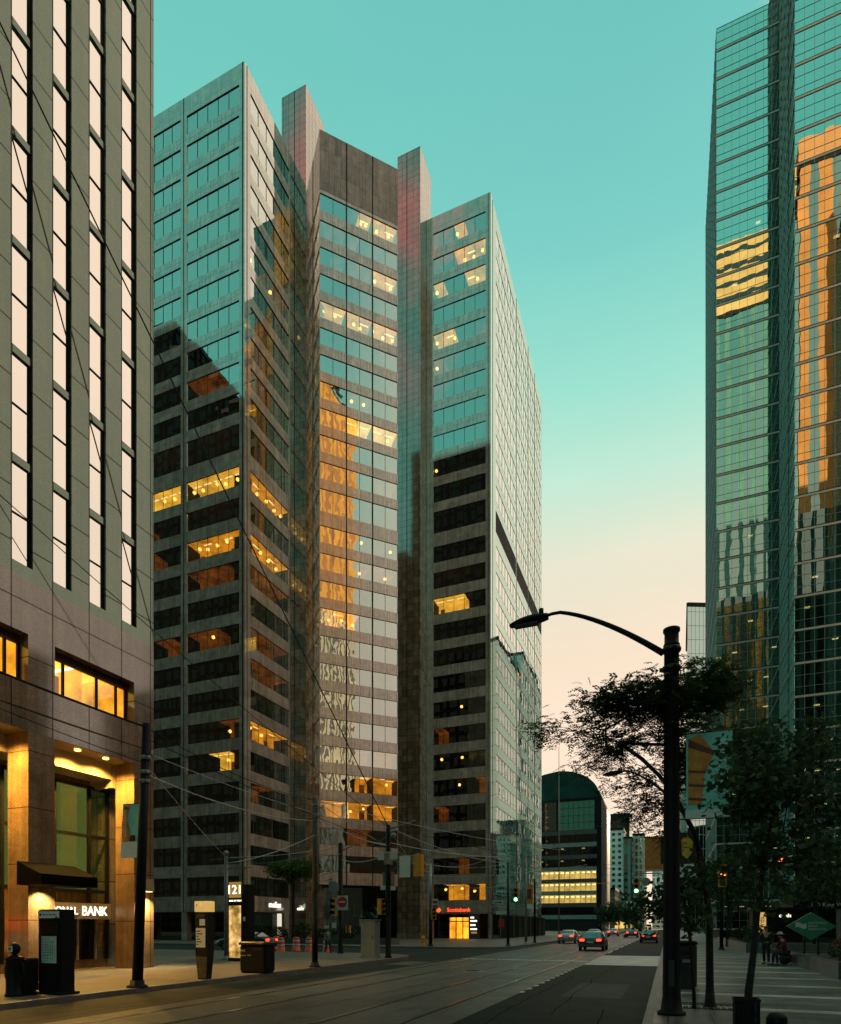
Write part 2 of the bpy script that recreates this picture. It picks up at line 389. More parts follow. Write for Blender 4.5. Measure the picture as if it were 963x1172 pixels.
leafmat('leaf_bright', (.06, .12, .02), (.11, .2, .035))
leafmat('leaf_shrub', (.02, .045, .014), (.05, .08, .025))
emit('lit_amber', (1.0, .36, .02), 2.4, var=.7, scale=.55)
emit('lit_yellow', (1.0, .50, .05), 3.0, var=.55, scale=.5)
emit('lit_dim', (.22, .055, .006), 1.7, var=.85, scale=.7)
emit('lit_blind', (.12, .145, .03), 1.0, var=.25, scale=.4)
emit('lit_far', (1.0, .62, .16), 1.15, var=.5, scale=.3)
emit('lamp_warm', (1, .52, .10), 7)
emit('lamp_white', (1, .66, .24), 4)
emit('tail_red', (1, .025, .008), 9)
emit('sign_white', (1, .93, .72), 2.2)
emit('sign_amber', (.9, .55, .16), .75, var=.15, scale=3)
emit('sign_red', (1, .08, .02), 2.2)
emit('sign_gold', (.55, .32, .07), .6)
emit('signal_green', (.12, 1, .5), 12)
emit('signal_orange', (1, .22, .03), 5)
emit('screen_teal', (.18, .62, .5), .5, var=.5, scale=5)
emit('screen_pink', (.9, .25, .25), .8)

# ------------------------------------------------------------------ ground, roads, pavements
def paving(name, a, b, bw, bh, joint, rough=.5, band=None):
    m, nt, out = newmat(name)
    p = N(nt, 'ShaderNodeBsdfPrincipled', i_Roughness=rough); p.inputs['Specular IOR Level'].default_value = .35
    br = N(nt, 'ShaderNodeTexBrick', offset=.5)
    br.inputs['Color1'].default_value = c4(a); br.inputs['Color2'].default_value = c4(b); br.inputs['Mortar'].default_value = c4(tuple(x*.3 for x in a))
    br.inputs['Scale'].default_value = 1; br.inputs['Mortar Size'].default_value = joint; br.inputs['Brick Width'].default_value = bw; br.inputs['Row Height'].default_value = bh
    L(nt, wpos(nt), br.inputs['Vector']); col = br.outputs['Color']
    if band:
        sp = nt.nodes.new('ShaderNodeSeparateXYZ'); L(nt, wpos(nt), sp.inputs[0])
        b2 = N(nt, 'ShaderNodeTexBrick', offset=.0); b2.inputs['Color1'].default_value = c4(band[0]); b2.inputs['Color2'].default_value = c4(band[1]); b2.inputs['Mortar'].default_value = c4(a)
        b2.inputs['Scale'].default_value = 1; b2.inputs['Mortar Size'].default_value = 0.006; b2.inputs['Brick Width'].default_value = 2.05; b2.inputs['Row Height'].default_value = .45
        L(nt, wpos(nt), b2.inputs['Vector'])
        f = mth(nt, 'FRACT', mth(nt, 'DIVIDE', mth(nt, 'ADD', sp.outputs[1], .6), 2.95))
        col = mixc(nt, mth(nt, 'LESS_THAN', f, .15), col, b2.outputs['Color'])
    nz = noise(nt, wpos(nt), .7, 6, .7)
    col = mixc(nt, 1, col, ramp(nt, nz, [(.28, (.55, .56, .55)), (.7, (1.25, 1.22, 1.2))]), 'MULTIPLY')
    n2 = noise(nt, wpos(nt), 14, 3, .8)
    col = mixc(nt, 1, col, ramp(nt, n2, [(.3, (.8, .8, .8)), (.7, (1.15, 1.15, 1.15))]), 'MULTIPLY')
    L(nt, col, p.inputs['Base Color']); L(nt, ramp(nt, nz, [(.3, (rough-.15,)*3), (.7, (rough+.15,)*3)]), p.inputs['Roughness'])
    L(nt, bump(nt, br.outputs['Fac'], .3, -.01), p.inputs['Normal'])
    L(nt, p.outputs[0], out.inputs[0])
paving('slab_dark', (.09, .106, .097), (.135, .148, .136), 1.5, 1.475, .012, .42, ((.55, .53, .47), (.34, .33, .30)))
paving('track_concrete', (.075, .078, .070), (.115, .115, .104), 1.78, 4.6, .018, .5)
paving('slab_plain', (.17, .15, .12), (.21, .18, .145), 1.5, 1.5, .012, .5)
paving('sett', (.13, .115, .11), (.19, .17, .165), .35, .9, .014, .5)

RZ = -.13
def sheet(name, pts, z, mat, kind='structure'):
    b = MB(); b.face([(x, y, z) for x, y in pts]); return b.build(name, mat, kind=kind)
def rect(x0, y0, x1, y1): return [(x0,y0),(x1,y0),(x1,y1),(x0,y1)]
sheet('ground', rect(-3000, -1500, 3000, 4500), RZ-.02, 'asphalt')
sheet('road', rect(-13.4, -80, -.42, 1500), RZ, 'asphalt')
sheet('cross_road', rect(-300, 35.6, -13.41, 47.9), RZ, 'asphalt')
sheet('track_bed', rect(-10.9, -80, -3.78, 1500), RZ+.004, 'track_concrete')
sheet('parking_lane', rect(-3.77, -80, -.43, 30.4), RZ+.004, 'asphalt_patch')
sheet('parking_lane', rect(-3.77, 40.5, -.43, 400), RZ+.004, 'asphalt_patch')
sheet('crosswalk', rect(-3.76, 30.42, -.43, 40.48), RZ+.005, 'crossing_concrete')
b = MB()
for x in (-4.72, -6.22, -8.75, -10.25):
    b.box(x-.05, -40, RZ-.02, x+.05, 600, RZ+.009)
    b.box(x+.051, -40, RZ-.02, x+.12, 600, RZ+.0065, 1)
b.build('tram_track', ['rail_steel', 'black_paint'], kind='structure')
b = MB(); rq = random.Random(41)
for x, y0, y1 in ((-3.3,6,24),(-2.3,13,30),(-1.2,3,15),(-12.0,8,33),(-11.3,2,26),(-7.5,12,40)):   # sealed cracks wandering along the lanes
    P = []; xx = x
    for k in range(int((y1-y0)/.45)): xx += rq.uniform(-.05,.05); P.append((xx, y0+k*.45))
    for k in range(len(P)-1): b.face([(P[k][0],P[k][1],RZ+.007),(P[k][0]+.022,P[k][1],RZ+.007),(P[k+1][0]+.022,P[k+1][1],RZ+.007),(P[k+1][0],P[k+1][1],RZ+.007)])
b.build('crack_seal', 'tar', kind='structure')
sheet('road_patch', rect(-2.6,16.5,-1.1,20.5), RZ+.0065, 'asphalt'); sheet('road_patch', rect(-12.9,15,-11.6,22), RZ+.0035, 'asphalt_patch'); sheet('road_patch', rect(-12.6,27,-11.2,30), RZ+.0035, 'track_concrete')
b = MB()
for y in (30.6, 39.6): 
    for k in range(3): b.box(-3.6+k*1.08, y, RZ, -2.85+k*1.08, y+.32, RZ+.009)
for k in range(14): b.box(-3.82, 17+k*1.0, RZ, -3.70, 17.28+k*1.0, RZ+.0085)
for k in range(20): b.box(-3.82, 44+k*6, RZ, -3.70, 47+k*6, RZ+.0085)
b.box(-10.7, 33.2, RZ, -3.9, 33.6, RZ+.0085); 
b.build('lane_marking', 'road_paint', kind='structure')
def slabpoly(name, pts, mat, z=0.0):
    b = MB(); top = [(x,y,z) for x,y in pts]; b.face(top)
    n = len(pts)
    for i in range(n):
        p, q = pts[i], pts[(i+1)%n]
        b.face([(p[0],p[1],RZ-.02),(q[0],q[1],RZ-.02),(q[0],q[1],z),(p[0],p[1],z)])
    return b.build(name, mat, kind='structure')
def kerbstrip(name, pts, wdt, mat='kerb_stone', z=.003):
    """a raised strip along an open polyline, lying to the left of the walking direction"""
    b = MB(); P = [Vector((x,y,0)) for x,y in pts]; off = []
    for i, p in enumerate(P):
        t = (P[min(i+1,len(P)-1)]-P[max(i-1,0)]).normalized(); off.append(p+Vector((-t.y,t.x,0))*wdt)
    for i in range(len(P)-1):
        b.face([(P[i].x,P[i].y,z),(P[i+1].x,P[i+1].y,z),(off[i+1].x,off[i+1].y,z),(off[i].x,off[i].y,z)])
        o0 = P[i]; o1 = P[i+1]
        b.face([(o0.x,o0.y,RZ-.02),(o1.x,o1.y,RZ-.02),(o1.x,o1.y,z),(o0.x,o0.y,z)])
        b.face([(off[i+1].x,off[i+1].y,-.02),(off[i].x,off[i].y,-.02),(off[i].x,off[i].y,z),(off[i+1].x,off[i+1].y,z)])
    return b.build(name, mat, kind='structure')
def arc(cx, cy, r, a0, a1, n=10): return [(cx+r*math.cos(R(a0+(a1-a0)*i/n)), cy+r*math.sin(R(a0+(a1-a0)*i/n))) for i in range(n+1)]
# near left corner block (rounded corner), far left block, right pavement
nl = [(-13.5,-80)] + arc(-17.5, 31.5, 4, 0, 90) + [(-300,35.5)]
slabpoly('sidewalk', nl + [(-300,-80)], 'slab_plain')
kerbstrip('kerb', [(p[0]+.002, p[1]+.002) for p in nl], .2)
fl = [(-300,48)] + arc(-16.2, 52, 4, -90, 0) + [(-12.2,1500)]
slabpoly('sidewalk', fl + [(-300,1500)], 'slab_plain')
kerbstrip('kerb', [(p[0]+.002, p[1]-.002) for p in fl], .2)
slabpoly('sidewalk', [(.12,-80),(120,-80),(120,1500),(.12,1500)], 'slab_dark')
b = MB(); b.box(-.42, -80, RZ-.02, -.26, 1500, .004); b.build('kerb', 'kerb_stone', kind='structure')
b = MB(); b.box(-.259, -80, RZ-.02, .119, 1500, .001); b.build('kerb_setts', 'sett', kind='structure')

# ------------------------------------------------------------------ the brown granite office block on the near left
FX = -19.93
blk = thing('office_block', (FX, 20.1, 0), 'brown granite office block with tall mirror window strips above a lit arcade with square columns', 'building')
Y0 = -12.0; YE = 20.1; HT = 64.0
def sY(y): return y - Y0
slots = []; k = 0
while 18.48 - 1.475*k > Y0 + .5: slots.append(18.48 - 1.475*k); k += 1
rib = []; k = 0
while 15.59 - 4.47*k > Y0 + .3: rib.append(15.59 - 4.47*k); k += 1
ops = [(sY(y), sY(y+.72), 13.72, HT-2) for y in slots] 
b = MB(); gridwall(b, (FX,Y0), (FX,YE), 13.3, HT, ops, .16)
b.box(-45, Y0, 8.3, FX-1.2, YE-.01, HT-.1) if False else None
b.face([(FX,YE,8.25),(-45,YE,8.25),(-45,YE,HT),(FX,YE,HT)]); b.face([(-45,YE,-.1),(-45,Y0,-.1),(-45,Y0,HT),(-45,YE,HT)])
b.face([(-45,Y0,-.1),(FX,Y0,-.1),(FX,Y0,HT),(-45,Y0,HT)]); b.face([(FX,Y0,HT),(FX,YE,HT),(-45,YE,HT),(-45,Y0,HT)])
b.build('upper_wall', 'brown_granite', blk)
b = MB(); gridwall(b, (FX,Y0), (FX,YE), 11.48, 13.3, []); b.build('band_wall', 'dark_reflect_granite', blk)
b = MB(); gridwall(b, (FX,Y0), (FX,YE), 8.25, 11.48, [(sY(y), sY(y+3.49), 9.88, 11.48-.001) for y in rib], .5)
b.build('ribbon_wall', 'dark_reflect_granite', blk)
# columns of the arcade, each a part
cols = [19.08 - 4.47*k for k in range(7)]
for y in cols:
    b = MB(); b.box(FX-1.0, y, -.1, FX, y+1.02 if y > 18 else y+.97, 8.249); b.build('column', 'column_granite', blk)
b = MB(); b.box(FX-1.02, Y0, 8.25, FX-.003, YE-.002, 8.30, 0); b.box(-22.0, Y0, 7.62, FX-1.02, YE-.002, 8.30, 1)
b.box(FX-2.2, 18.9, 7.3, FX-1.0, 19.08, 8.25, 1)
b.build('soffit', ['soffit', 'soffit'], blk)
# mirror windows: one part for each pane pair of the strips in view, the rest as one
def slotwin(mb, y, z0, z1, mi=(0,1,2)):
    x = FX-.15
    zm = (z0+z1-.3)/2
    mb.face([(x,y,z0),(x,y+.72,z0),(x,y+.72,z1-.3),(x,y,z1-.3)], mi[0])
    mb.box(x, y, zm-.02, x+.035, y+.72, zm+.02, mi[1])
    mb.box(x-.01, y, z1-.3, x+.075, y+.72, z1-.05, mi[2]); mb.box(x-.01, y, z1-.05, x+.03, y+.72, z1, mi[1])
    mb.box(x, y, z0, x+.04, y+.03, z1-.3, mi[1]); mb.box(x, y+.67, z0, x+.04, y+.72, z1-.3, mi[1])
rest = MB()
for i, y in enumerate(slots):
    z = 13.72; j = 0
    while z < HT-2.5:
        z1 = min(z+3.58, HT-2)
        if i < 6 and j < 10:
            b = MB(); slotwin(b, y, z, z1); b.build('window', ['mirror_glass', 'black_paint', 'brown_granite'], blk)
        else: slotwin(rest, y, z, z1)
        z = z1; j += 1
rest.build('window_strips', ['mirror_glass', 'black_paint', 'brown_granite'], blk, kind='stuff')
# lit ribbon windows of the first floor
for i, y in enumerate(rib):
    b = MB(); x = FX-.49
    b.face([(x,y,9.88),(x,y+3.49,9.88),(x,y+3.49,11.48),(x,y,11.48)])
    rw = b.build('ribbon_window', 'shop_glass', blk)
    b = MB()
    for s_ in (0, .62, 2.05, 2.95, 3.41): b.box(x, y+s_, 9.88, x+.08, y+s_+.08, 11.47)
    b.box(x, y, 9.88, x+.08, y+3.49, 9.95); b.build('window_frame', 'black_paint', rw)
    b = MB(); b.box(x+.012, y+.003, 11.2, x+.1, y+3.487, 11.476); b.build('head_panel', 'red_brown', rw)
    b = MB(); b.box(x-3.5, y-.3, 9.7, x-3.4, y+3.8, 12.2, 0); b.box(x-3.5, y-.3, 12.0, x-.02, y+3.8, 12.1, 1); b.box(x-3.5, y-.3, 9.6, x-.02, y+3.8, 9.7, 2)
    b.box(x-2.2, y+1.0, 9.7, x-2.1, y+2.2, 11.6, 2); b.box(x-2.9, y+2.4, 9.7, x-1.2, y+2.5, 11.9, 0)
    b.box(x-3.5, y-.36, 9.6, x-.02, y-.3, 12.1, 1); b.box(x-3.5, y+3.8, 9.6, x-.02, y+3.86, 12.1, 0)
    b.box(x-3.0, y+.3, 11.9, x-.5, y+.5, 11.97, 3); b.box(x-3.0, y+2.3, 11.9, x-.5, y+2.5, 11.97, 3)
    b.build('lit_room', ['lit_amber', 'lit_yellow', 'lit_dim', 'sign_white'], rw)
# ground-floor glazing behind the arcade
for bi, y in enumerate([15.62 - 4.47*k for k in range(4)]):
    x = -22.0
    b = MB(); b.face([(x,y-.5,0.35),(x,y+3.97,0.35),(x,y+3.97,7.4),(x,y-.5,7.4)]); gw = b.build('arcade_glazing', 'shop_glass', blk)
    b = MB()
    for s_ in (0, 1.5, 3.05, 3.93): b.box(x, y+s_-.05, .35, x+.12, y+s_+.07, 7.4)
    for z in (3.05, 5.3, 7.28): b.box(x, y-.5, z, x+.1, y+3.97, z+.13)
    b.build('window_frame', 'black_paint', gw)
    b = MB(); b.box(x-1.0, y-.5, 3.2, x-.9, y+3.97, 7.6, 0); b.box(x-3, y-.5, -.1, x-2.9, y+3.97, 3.2, 1); b.box(x-3, y+.4, 1.0, x-2.85, y+1.6, 2.4, 2); b.box(x-3, y+2.0, .4, x-2.85, y+2.7, 2.1, 2)
    b.build('blind', ['lit_blind', 'lit_dim', 'dark_interior'], gw)
    b = MB(); b.box(x-.12, y-.5, -.1, x+.02, y+3.97, .35); b.build('plinth', 'column_granite', gw)
    b = MB()
    for s_ in (.55, 2.7): b.lathe((FX-.42, y+.9+s_*.58, 8.2), [(.11, 0), (.11, .05)], 12)
    b.build('downlight', 'lamp_warm', gw)
b = MB(); b.box(-22.3, 19.59, -.1, -21.93, YE-.003, 7.62); b.box(-45, 19.6, -.1, -22.3, YE-.003, 8.25); b.build('jamb_wall', 'brown_granite', blk)
# bank sign beam with lit letters, canopy and doors
b = MB(); b.box(-21.86, 15.7, 1.98, -21.6, 19.45, 2.62); sg = b.build('sign_beam', 'soffit', blk)
text('lettering', 'NATIONAL', .42, (-21.59, 16.98, 2.29), (0,1,0), (0,0,1), 'sign_white', sg, .02, sx=.84)
text('lettering', 'BANK', .54, (-21.59, 18.66, 2.29), (0,1,0), (0,0,1), 'sign_white', sg, .02, sx=.84)
b = MB()
for yy in (17.2, 18.05, 18.9): b.box(-21.9, yy, .35, -21.82, yy+.07, 1.98)
b.box(-21.95, 17.2, .36, -21.9, 18.95, 1.98, 1); b.build('door', ['light_metal', 'dark_glass'], blk)
b = MB(); x0, x1 = FX+.02, FX+1.25
b.prism([(x0,14.2,3.06),(x1-.1,14.2,3.06),(x1-.1,14.2,3.4),(x1-.35,14.2,3.5),(x0,14.2,3.85)], (0,2.15,0))
b.build('canopy', 'canopy_cloth', blk)
for y in (15.02, 19.62):
    b = MB(); b.box(FX+.005, y-.22, 3.12, FX+.28, y+.22, 3.62); sc = b.build('wall_lamp', 'soffit', blk)
    b = MB(); b.box(FX+.04, y-.17, 3.1, FX+.25, y+.17, 3.117); b.build('lamp_lens', 'lamp_white', sc)
for z0_, m_ in ((2.15, 'sign_gold'), (1.55, 'sign_red'), (.85, 'screen_teal')):
    b = MB(); b.box(-21.8, 11.3, z0_, -21.7, 14.4, z0_+(.5 if m_ != 'screen_teal' else .62)); b.build('lit_panel', m_, blk)
def spot(name, loc, tgt, pw, col, size, blend=.6, rad=.08):
    d = bpy.data.lights.new(name, 'SPOT'); d.energy = pw; d.color = col; d.spot_size = R(size); d.spot_blend = blend; d.shadow_soft_size = rad
    o = bpy.data.objects.new(name, d); COL.objects.link(o); o.location = loc
    o.rotation_euler = (Vector(tgt)-Vector(loc)).to_track_quat('-Z', 'Y').to_euler(); return o
for k in range(2):
    y = 15.62-4.47*k
    for s_ in (1.22, 2.47): spot('arcade_lamp', (FX-.42, y+s_, 8.12), (FX-.42, y+s_+.05, 0), 1500, (1, .54, .10), 150, .8)
for y in (15.02, 19.62): spot('wall_lamp_light', (FX+.34, y, 3.0), (FX+.05, y, .6), 620, (1, .72, .32), 120, .9, .04)
# ------------------------------------------------------------------ the stepped corner tower across the side street
RT = 100.5
ROWS = [(98.2-3.53*k-2.24, 98.2-3.53*k) for k in range(11)] + [(56.35, 59.35)] + [(54.5-3.617*n-2.24, 54.5-3.617*n) for n in range(14)]
NR = len(ROWS)
twr = thing('office_tower', (-33.6, 70, 0), 'stepped stone corner tower with ribbon windows, two tall piers and a mirror end wall', 'building')
SEC = {  # plan runs; window spans (s0,s1,panes)
 'A': ((-72,58.9), (-44.96,58.9), [(.6,8.9,6),(9.5,17.78,6),(18.7,26.29,5)]),
 'B': ((-44.96,58.9), (-44.96,68.1), [(1.1,9.0,5)]),
 'C': ((-42.6,71.45), (-34.8,79.25), [(.05,3.62,2),(3.74,7.3,2),(7.42,10.98,2)]),
 'D': ((-31.45,81.6), (-22.2,81.6), [(1.0,8.54,5)]),
 'E': ((-22.2,81.6), (-22.2,118), [(2.8,14.9,7),(15.8,23.8,5),(24.6,29.4,3),(30.0,35.9,4)]),
}
# lit panes: (section,row) -> {pane index over the whole section: material slot 1 amber, 2 yellow, 3 dim}
rngl = random.Random(11)
LIT = {}
def lit(sec, row, panes, m): 
    for p in panes: LIT.setdefault((sec,row), {})[p] = m
lit('A',12,range(6,17),2); lit('A',14,range(12,17),1); lit('A',14,[7,8],3); lit('A',15,range(12,16),3); lit('A',17,range(12,15),3); lit('A',21,[14,15],2); lit('A',20,[15,16],3)
lit('A',9,range(12,15),3); lit('A',13,[6,7],3); lit('A',17,[9,10],3)
lit('B',12,range(5),1); lit('B',14,range(5),1); lit('B',15,range(0,5),3); lit('B',17,range(5),3); lit('B',20,range(5),1); lit('B',18,range(5),3); lit('B',2,range(2,5),3); lit('B',5,range(2,5),3); lit('B',22,[1,2],3)
lit('C',0,[3,4,5],1); lit('C',1,[0,1,2],3); lit('C',2,[1,2,3],3); lit('C',2,[4,5],1); lit('C',4,range(6),1); lit('C',7,[2,3],3); lit('C',8,range(2,6),2); lit('C',10,[4,5],3)
lit('C',13,[3,4,5],3); lit('C',15,[0,1,2],1); lit('C',20,range(3,6),3); lit('C',21,[3,4,5],1); lit('C',22,range(6),1); lit('C',23,[2,3],3)
lit('D',1,[2,3,4],1); lit('D',0,[2],1); lit('D',2,[0,3,4],1); lit('D',4,[0,1],1); lit('D',5,[0],3); lit('D',14,[0,1,2],2); lit('D',19,[0],3); lit('D',22,[0],3); lit('D',24,[2],3); lit('D',25,[1,2,4],1); lit('D',21,[4],3)
LAMPS = {('A',12):[14.6,16.2,19.2,20.5,22.6,23.8,25.5],('A',14):[20,21.2,22.6,24],('A',20):[26,24.4],('A',21):[24.2],('A',17):[22,11],
 ('B',12):[1.5,3.4,5.2,6.8,8.2],('B',14):[4,5.6,7.2],('B',20):[2,4.2],('B',17):[1.4],('B',5):[2,6],
 ('C',0):[5.9,6.6,8.2,9.9],('C',2):[7.9,10.2],('C',4):[.6,2.3,4.9,5.8,7.6,9.1,10.5],('C',7):[4.6,6.3],('C',8):[9.8],('C',12):[6.0,10.2],('C',13):[5.7,9.4],('C',15):[1.4,3.2,4.7],('C',22):[4.4,6.3],('C',21):[9.6],
 ('D',1):[5.4,6.7,7.9],('D',0):[4.3],('D',2):[1.3,7.2],('D',4):[1.3,3.9],('D',5):[1.3],('D',9):[1.2],('D',18):[4.9],('D',20):[2.0,5],('D',21):[4.6],('D',25):[2.6,5.0,6.8]}
WM = {k: MB() for k in SEC}
for si, (k, (p0, p1, spans)) in enumerate(SEC.items()):
    ops = []
    for ri, (za, zb) in enumerate(ROWS):
        if k == 'C' and ri == NR-1: continue
        for s0, s1, n in spans: ops.append((s0, s1, za, zb))
    top = 98.6 if k == 'C' else RT
    bot = 7.2 if k == 'C' else 3.4
    gridwall(WM[k], p0, p1, bot, top, ops, .10 if k != 'E' else .03)
b = MB(); gridwall(b, *SEC['C'][:2], 98.6, 106.5, []); b.build('parapet', 'parapet_granite', twr)
wn = {'A':'front_wall','B':'return_wall','C':'chamfer_wall','D':'front_wall','E':'end_wall'}
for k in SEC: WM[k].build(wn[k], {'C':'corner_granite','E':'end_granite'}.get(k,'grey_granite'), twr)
GN = {'A':'front_glazing','B':'return_glazing','C':'chamfer_glazing','D':'wing_glazing','E':'end_glazing'}
for ri, (za, zb) in enumerate(ROWS):
    for si, (k, (p0, p1, spans)) in enumerate(SEC.items()):
        if k == 'C' and ri == NR-1: continue
        g = MB(); fr = MB(); inn = MB(); lm = MB(); nl_ = 0
        a, t, n, ln = wall_frame(p0, p1); dpt = .10 if k != 'E' else .03; pi = 0
        P = lambda s_, z, d: a + t*s_ - n*d + Vector((0,0,z))
        for s0, s1, np_ in spans:
            for q in range(np_):
                x0 = s0+(s1-s0)*q/np_; x1 = s0+(s1-s0)*(q+1)/np_
                e0, e1, e2 = [rngl.uniform(-.005,.005) for _ in range(3)]
                g.face([P(x0,za,dpt+e0), P(x1,za,dpt+e1), P(x1,zb,dpt+e1+e2), P(x0,zb,dpt+e0+e2)])
                if q: fr.obox(P(x0,(za+zb)/2,dpt-.015), t*.022, n*.02, (0,0,(zb-za)/2))
                m_ = LIT.get((k,ri),{}).get(pi, 0)
                dep = 2.3; zc = zb-.02-.006*si; zf = za+.01+.006*si
                if k != 'E':
                    inn.face([P(x0,za,dep), P(x1,za,dep), P(x1,zb,dep), P(x0,zb,dep)], m_)
                    inn.face([P(x0,zc,.12), P(x1,zc,.12), P(x1,zc,dep), P(x0,zc,dep)], m_)
                    if m_ in (1,2) and (pi*7+ri*3) % 3 == 0:
                        inn.obox(P((x0+x1)/2,(za+zb)/2-.3,1.9), t*(x1-x0)*.2, n*.05, (0,0,.7), 3)
                    if m_ == 2 or (m_ == 1 and pi % 2): inn.obox(P((x0+x1)/2,zc-.05,1.0), t*(x1-x0)*.36, n*.09, (0,0,.02), 4)
                    if q == 0: inn.face([P(x0,za,.12), P(x0,za,dep), P(x0,zb,dep), P(x0,zb,.12)], 0)
                    if q == np_-1: inn.face([P(x1,za,.12), P(x1,za,dep), P(x1,zb,dep), P(x1,zb,.12)], 0)
                pi += 1
            fr.obox(P((s0+s1)/2,za+.02,dpt-.01), t*(s1-s0)/2, n*.03, (0,0,.02)); fr.obox(P((s0+s1)/2,zb-.02,dpt-.01), t*(s1-s0)/2, n*.03, (0,0,.02))
        go = g.build(GN[k], {'E':'end_glass','C':'chamfer_glass'}.get(k,'corner_glass'), twr)
        fr.build('window_frame', 'black_paint' if k != 'E' else 'fin_metal', go)
        if inn.v: inn.build('office_interior', ['dark_interior','lit_amber','lit_yellow','lit_dim','lamp_white'], go)
        for s_ in LAMPS.get((k,ri), []):
            lm = MB(); c = P(s_, zb-.55 - ((s_*7) % 1)*.7, .75); lm.ball(c, .22, .22, .2, 8)
            lm.tube([c+Vector((0,0,.12)), Vector((c.x,c.y,zb-.03))], .012, 4, 1)
            lm.build('pendant_lamp', ['lamp_warm','black_paint'], go)
# piers, roof, mullion fins, corner trim
def pier(x0, y0, x1, y1, zt, name='pier'):
    b = MB(); b.box(x0, y0, 0, x1, y1, zt); return b.build(name, 'pier_granite', twr)
pier(-46.2, 68.1, -42.6, 72.6, 108.2); pier(-34.85, 79.25, -31.45, 83.4, 108.2)
b = MB()
b.box(-44.3, 68.085, 0, -44.24, 68.12, 108.1); b.box(-33.5, 79.235, 0, -33.44, 79.27, 108.1)
b.box(-45.28, 58.86, 3.4, -45.18, 58.95, RT-.02); b.box(-44.99, 59.3, 3.4, -44.93, 59.38, RT-.02); b.box(-53.8, 58.87, 3.4, -53.72, 58.95, RT-.02)
b.box(-22.56, 81.57, 0, -22.5, 81.65, RT-.02); b.box(-22.23, 82.6, 0, -22.17, 82.68, RT-.02)
for yy in (96.95, 105.75, 111.3): b.box(-22.25, yy, 3.4, -22.17, yy+.1, RT-.02)
b.build('shadow_joint', 'black_paint', twr)
a, t, n, ln = wall_frame(*SEC['C'][:2]); b = MB()
for s_ in (3.68, 7.36): b.obox(a+t*s_+Vector((0,0,56.8)), t*.06, n*.06, (0,0,49.6))
b.build('mullion_fin', 'black_paint', twr)
b = MB()
b.face([(-72,58.9,RT-.05),(-44.96,58.9,RT-.05),(-44.96,80,RT-.05),(-72,80,RT-.05)]); b.face([(-31.45,81.6,RT-.05),(-22.2,81.6,RT-.05),(-22.2,118,RT-.05),(-60,118,RT-.05),(-60,81.6,RT-.05)])
b.face([(-42.6,71.45,106.4),(-34.8,79.25,106.4),(-46,90,106.4),(-53,82,106.4)])
b.face([(-22.2,118,0),(-60,118,0),(-60,118,RT),(-22.2,118,RT)]); b.face([(-72,58.9,0),(-72,58.9,RT),(-72,90,RT),(-72,90,0)])
b.face([(-53,82,90),(-42.6,71.45,90),(-42.6,71.45,106.4),(-53,82,106.4)]); b.face([(-34.8,79.25,90),(-46,90,90),(-46,90,106.4),(-34.8,79.25,106.4)])
b.build('roof', 'dark_interior', twr)
# dark louvre strips on the end wall
for s0, s1, n_ in SEC['E'][2]:
    b = MB(); b.box(-22.22, 81.6+s0, 56.4, -22.17, 81.6+s1, 59.3)
    for q in range(9): b.box(-22.17, 81.6+s0, 56.6+q*.3, -22.14, 81.6+s1, 56.68+q*.3)
    b.build('louvre', 'black_paint', twr)
# street-level shop fronts, set back under the upper storeys
fa, ft, fn, _ = wall_frame((-45.5,74.3), (-37.7,82.1))
b = MB(); b.box(-72, 61.5, -.1, -46.8, 61.6, 3.4); b.build('shop_front', 'dark_glass', twr)
b = MB(); b.box(-47.0, 61.61, -.1, -46.9, 68.1, 3.4); b.build('shop_front', 'dark_glass', twr)
b = MB(); b.obox(fa+ft*5.5+Vector((0,0,3.6)), ft*7, fn*.05, (0,0,3.7)); b.build('shop_front', 'dark_glass', twr)
b = MB(); b.box(-30.9, 83.2, -.1, -22.7, 83.3, 3.4); b.build('shop_front', 'dark_glass', twr)
b = MB(); b.box(-72, 59.0, 3.3, -45.0, 64, 3.45); b.box(-45.1, 59.2, 3.31, -47, 68.0, 3.44); b.box(-31.4, 81.7, 3.3, -22.3, 86, 3.44)
b.obox(fa+ft*5.5+fn*1+Vector((0,0,7.25)), ft*5.6, fn*2.2, (0,0,.05)); b.build('soffit', 'dark_interior', twr)
for bx_ in [(x-.4, 58.95, x+.4, 59.75) for x in (-45.4, -53.76, -62.6)] + [(-45.3,66.9,-44.97,68.0),(-22.62,81.62,-22.22,82.6),(-31.4,81.62,-30.6,82.4)]:
    b = MB(); b.box(bx_[0], bx_[1], -.05, bx_[2], bx_[3], 3.4); b.build('column', 'grey_granite', twr)
b = MB(); b.box(-28.6, 83.0, 0, -25.6, 83.1, 2.9, 0); b.box(-29.6, 83.05, 0, -24.6, 83.15, .4, 2)
for x in (-28.6,-27.6,-26.6,-25.7): b.box(x, 82.9, 0, x+.12, 82.99, 2.9, 1)
b.box(-28.6, 82.9, 2.3, -25.6, 82.98, 2.42, 1)
b.build('bank_entrance', ['lit_amber','black_paint','dark_interior'], twr)
b = MB(); b.box(-29.9, 81.53, 3.45, -24.4, 81.59, 4.45); sb = b.build('shop_sign', 'grey_granite', twr)
text('lettering', 'Scotiabank', .78, (-26.7, 81.52, 3.92), (1,0,0), (0,0,1), 'sign_red', sb, .03)
b = MB(); b.tube([(-29.62,81.5,3.92),(-29.62,81.47,3.92)], .3, 14); b.build('roundel', 'sign_red', sb)
b = MB(); b.box(-29.7, 81.45, 3.86, -29.2, 81.468, 3.95); b.box(-29.5, 81.45, 3.7, -29.42, 81.468, 4.3); b.build('emblem_bar', 'sign_gold', sb)
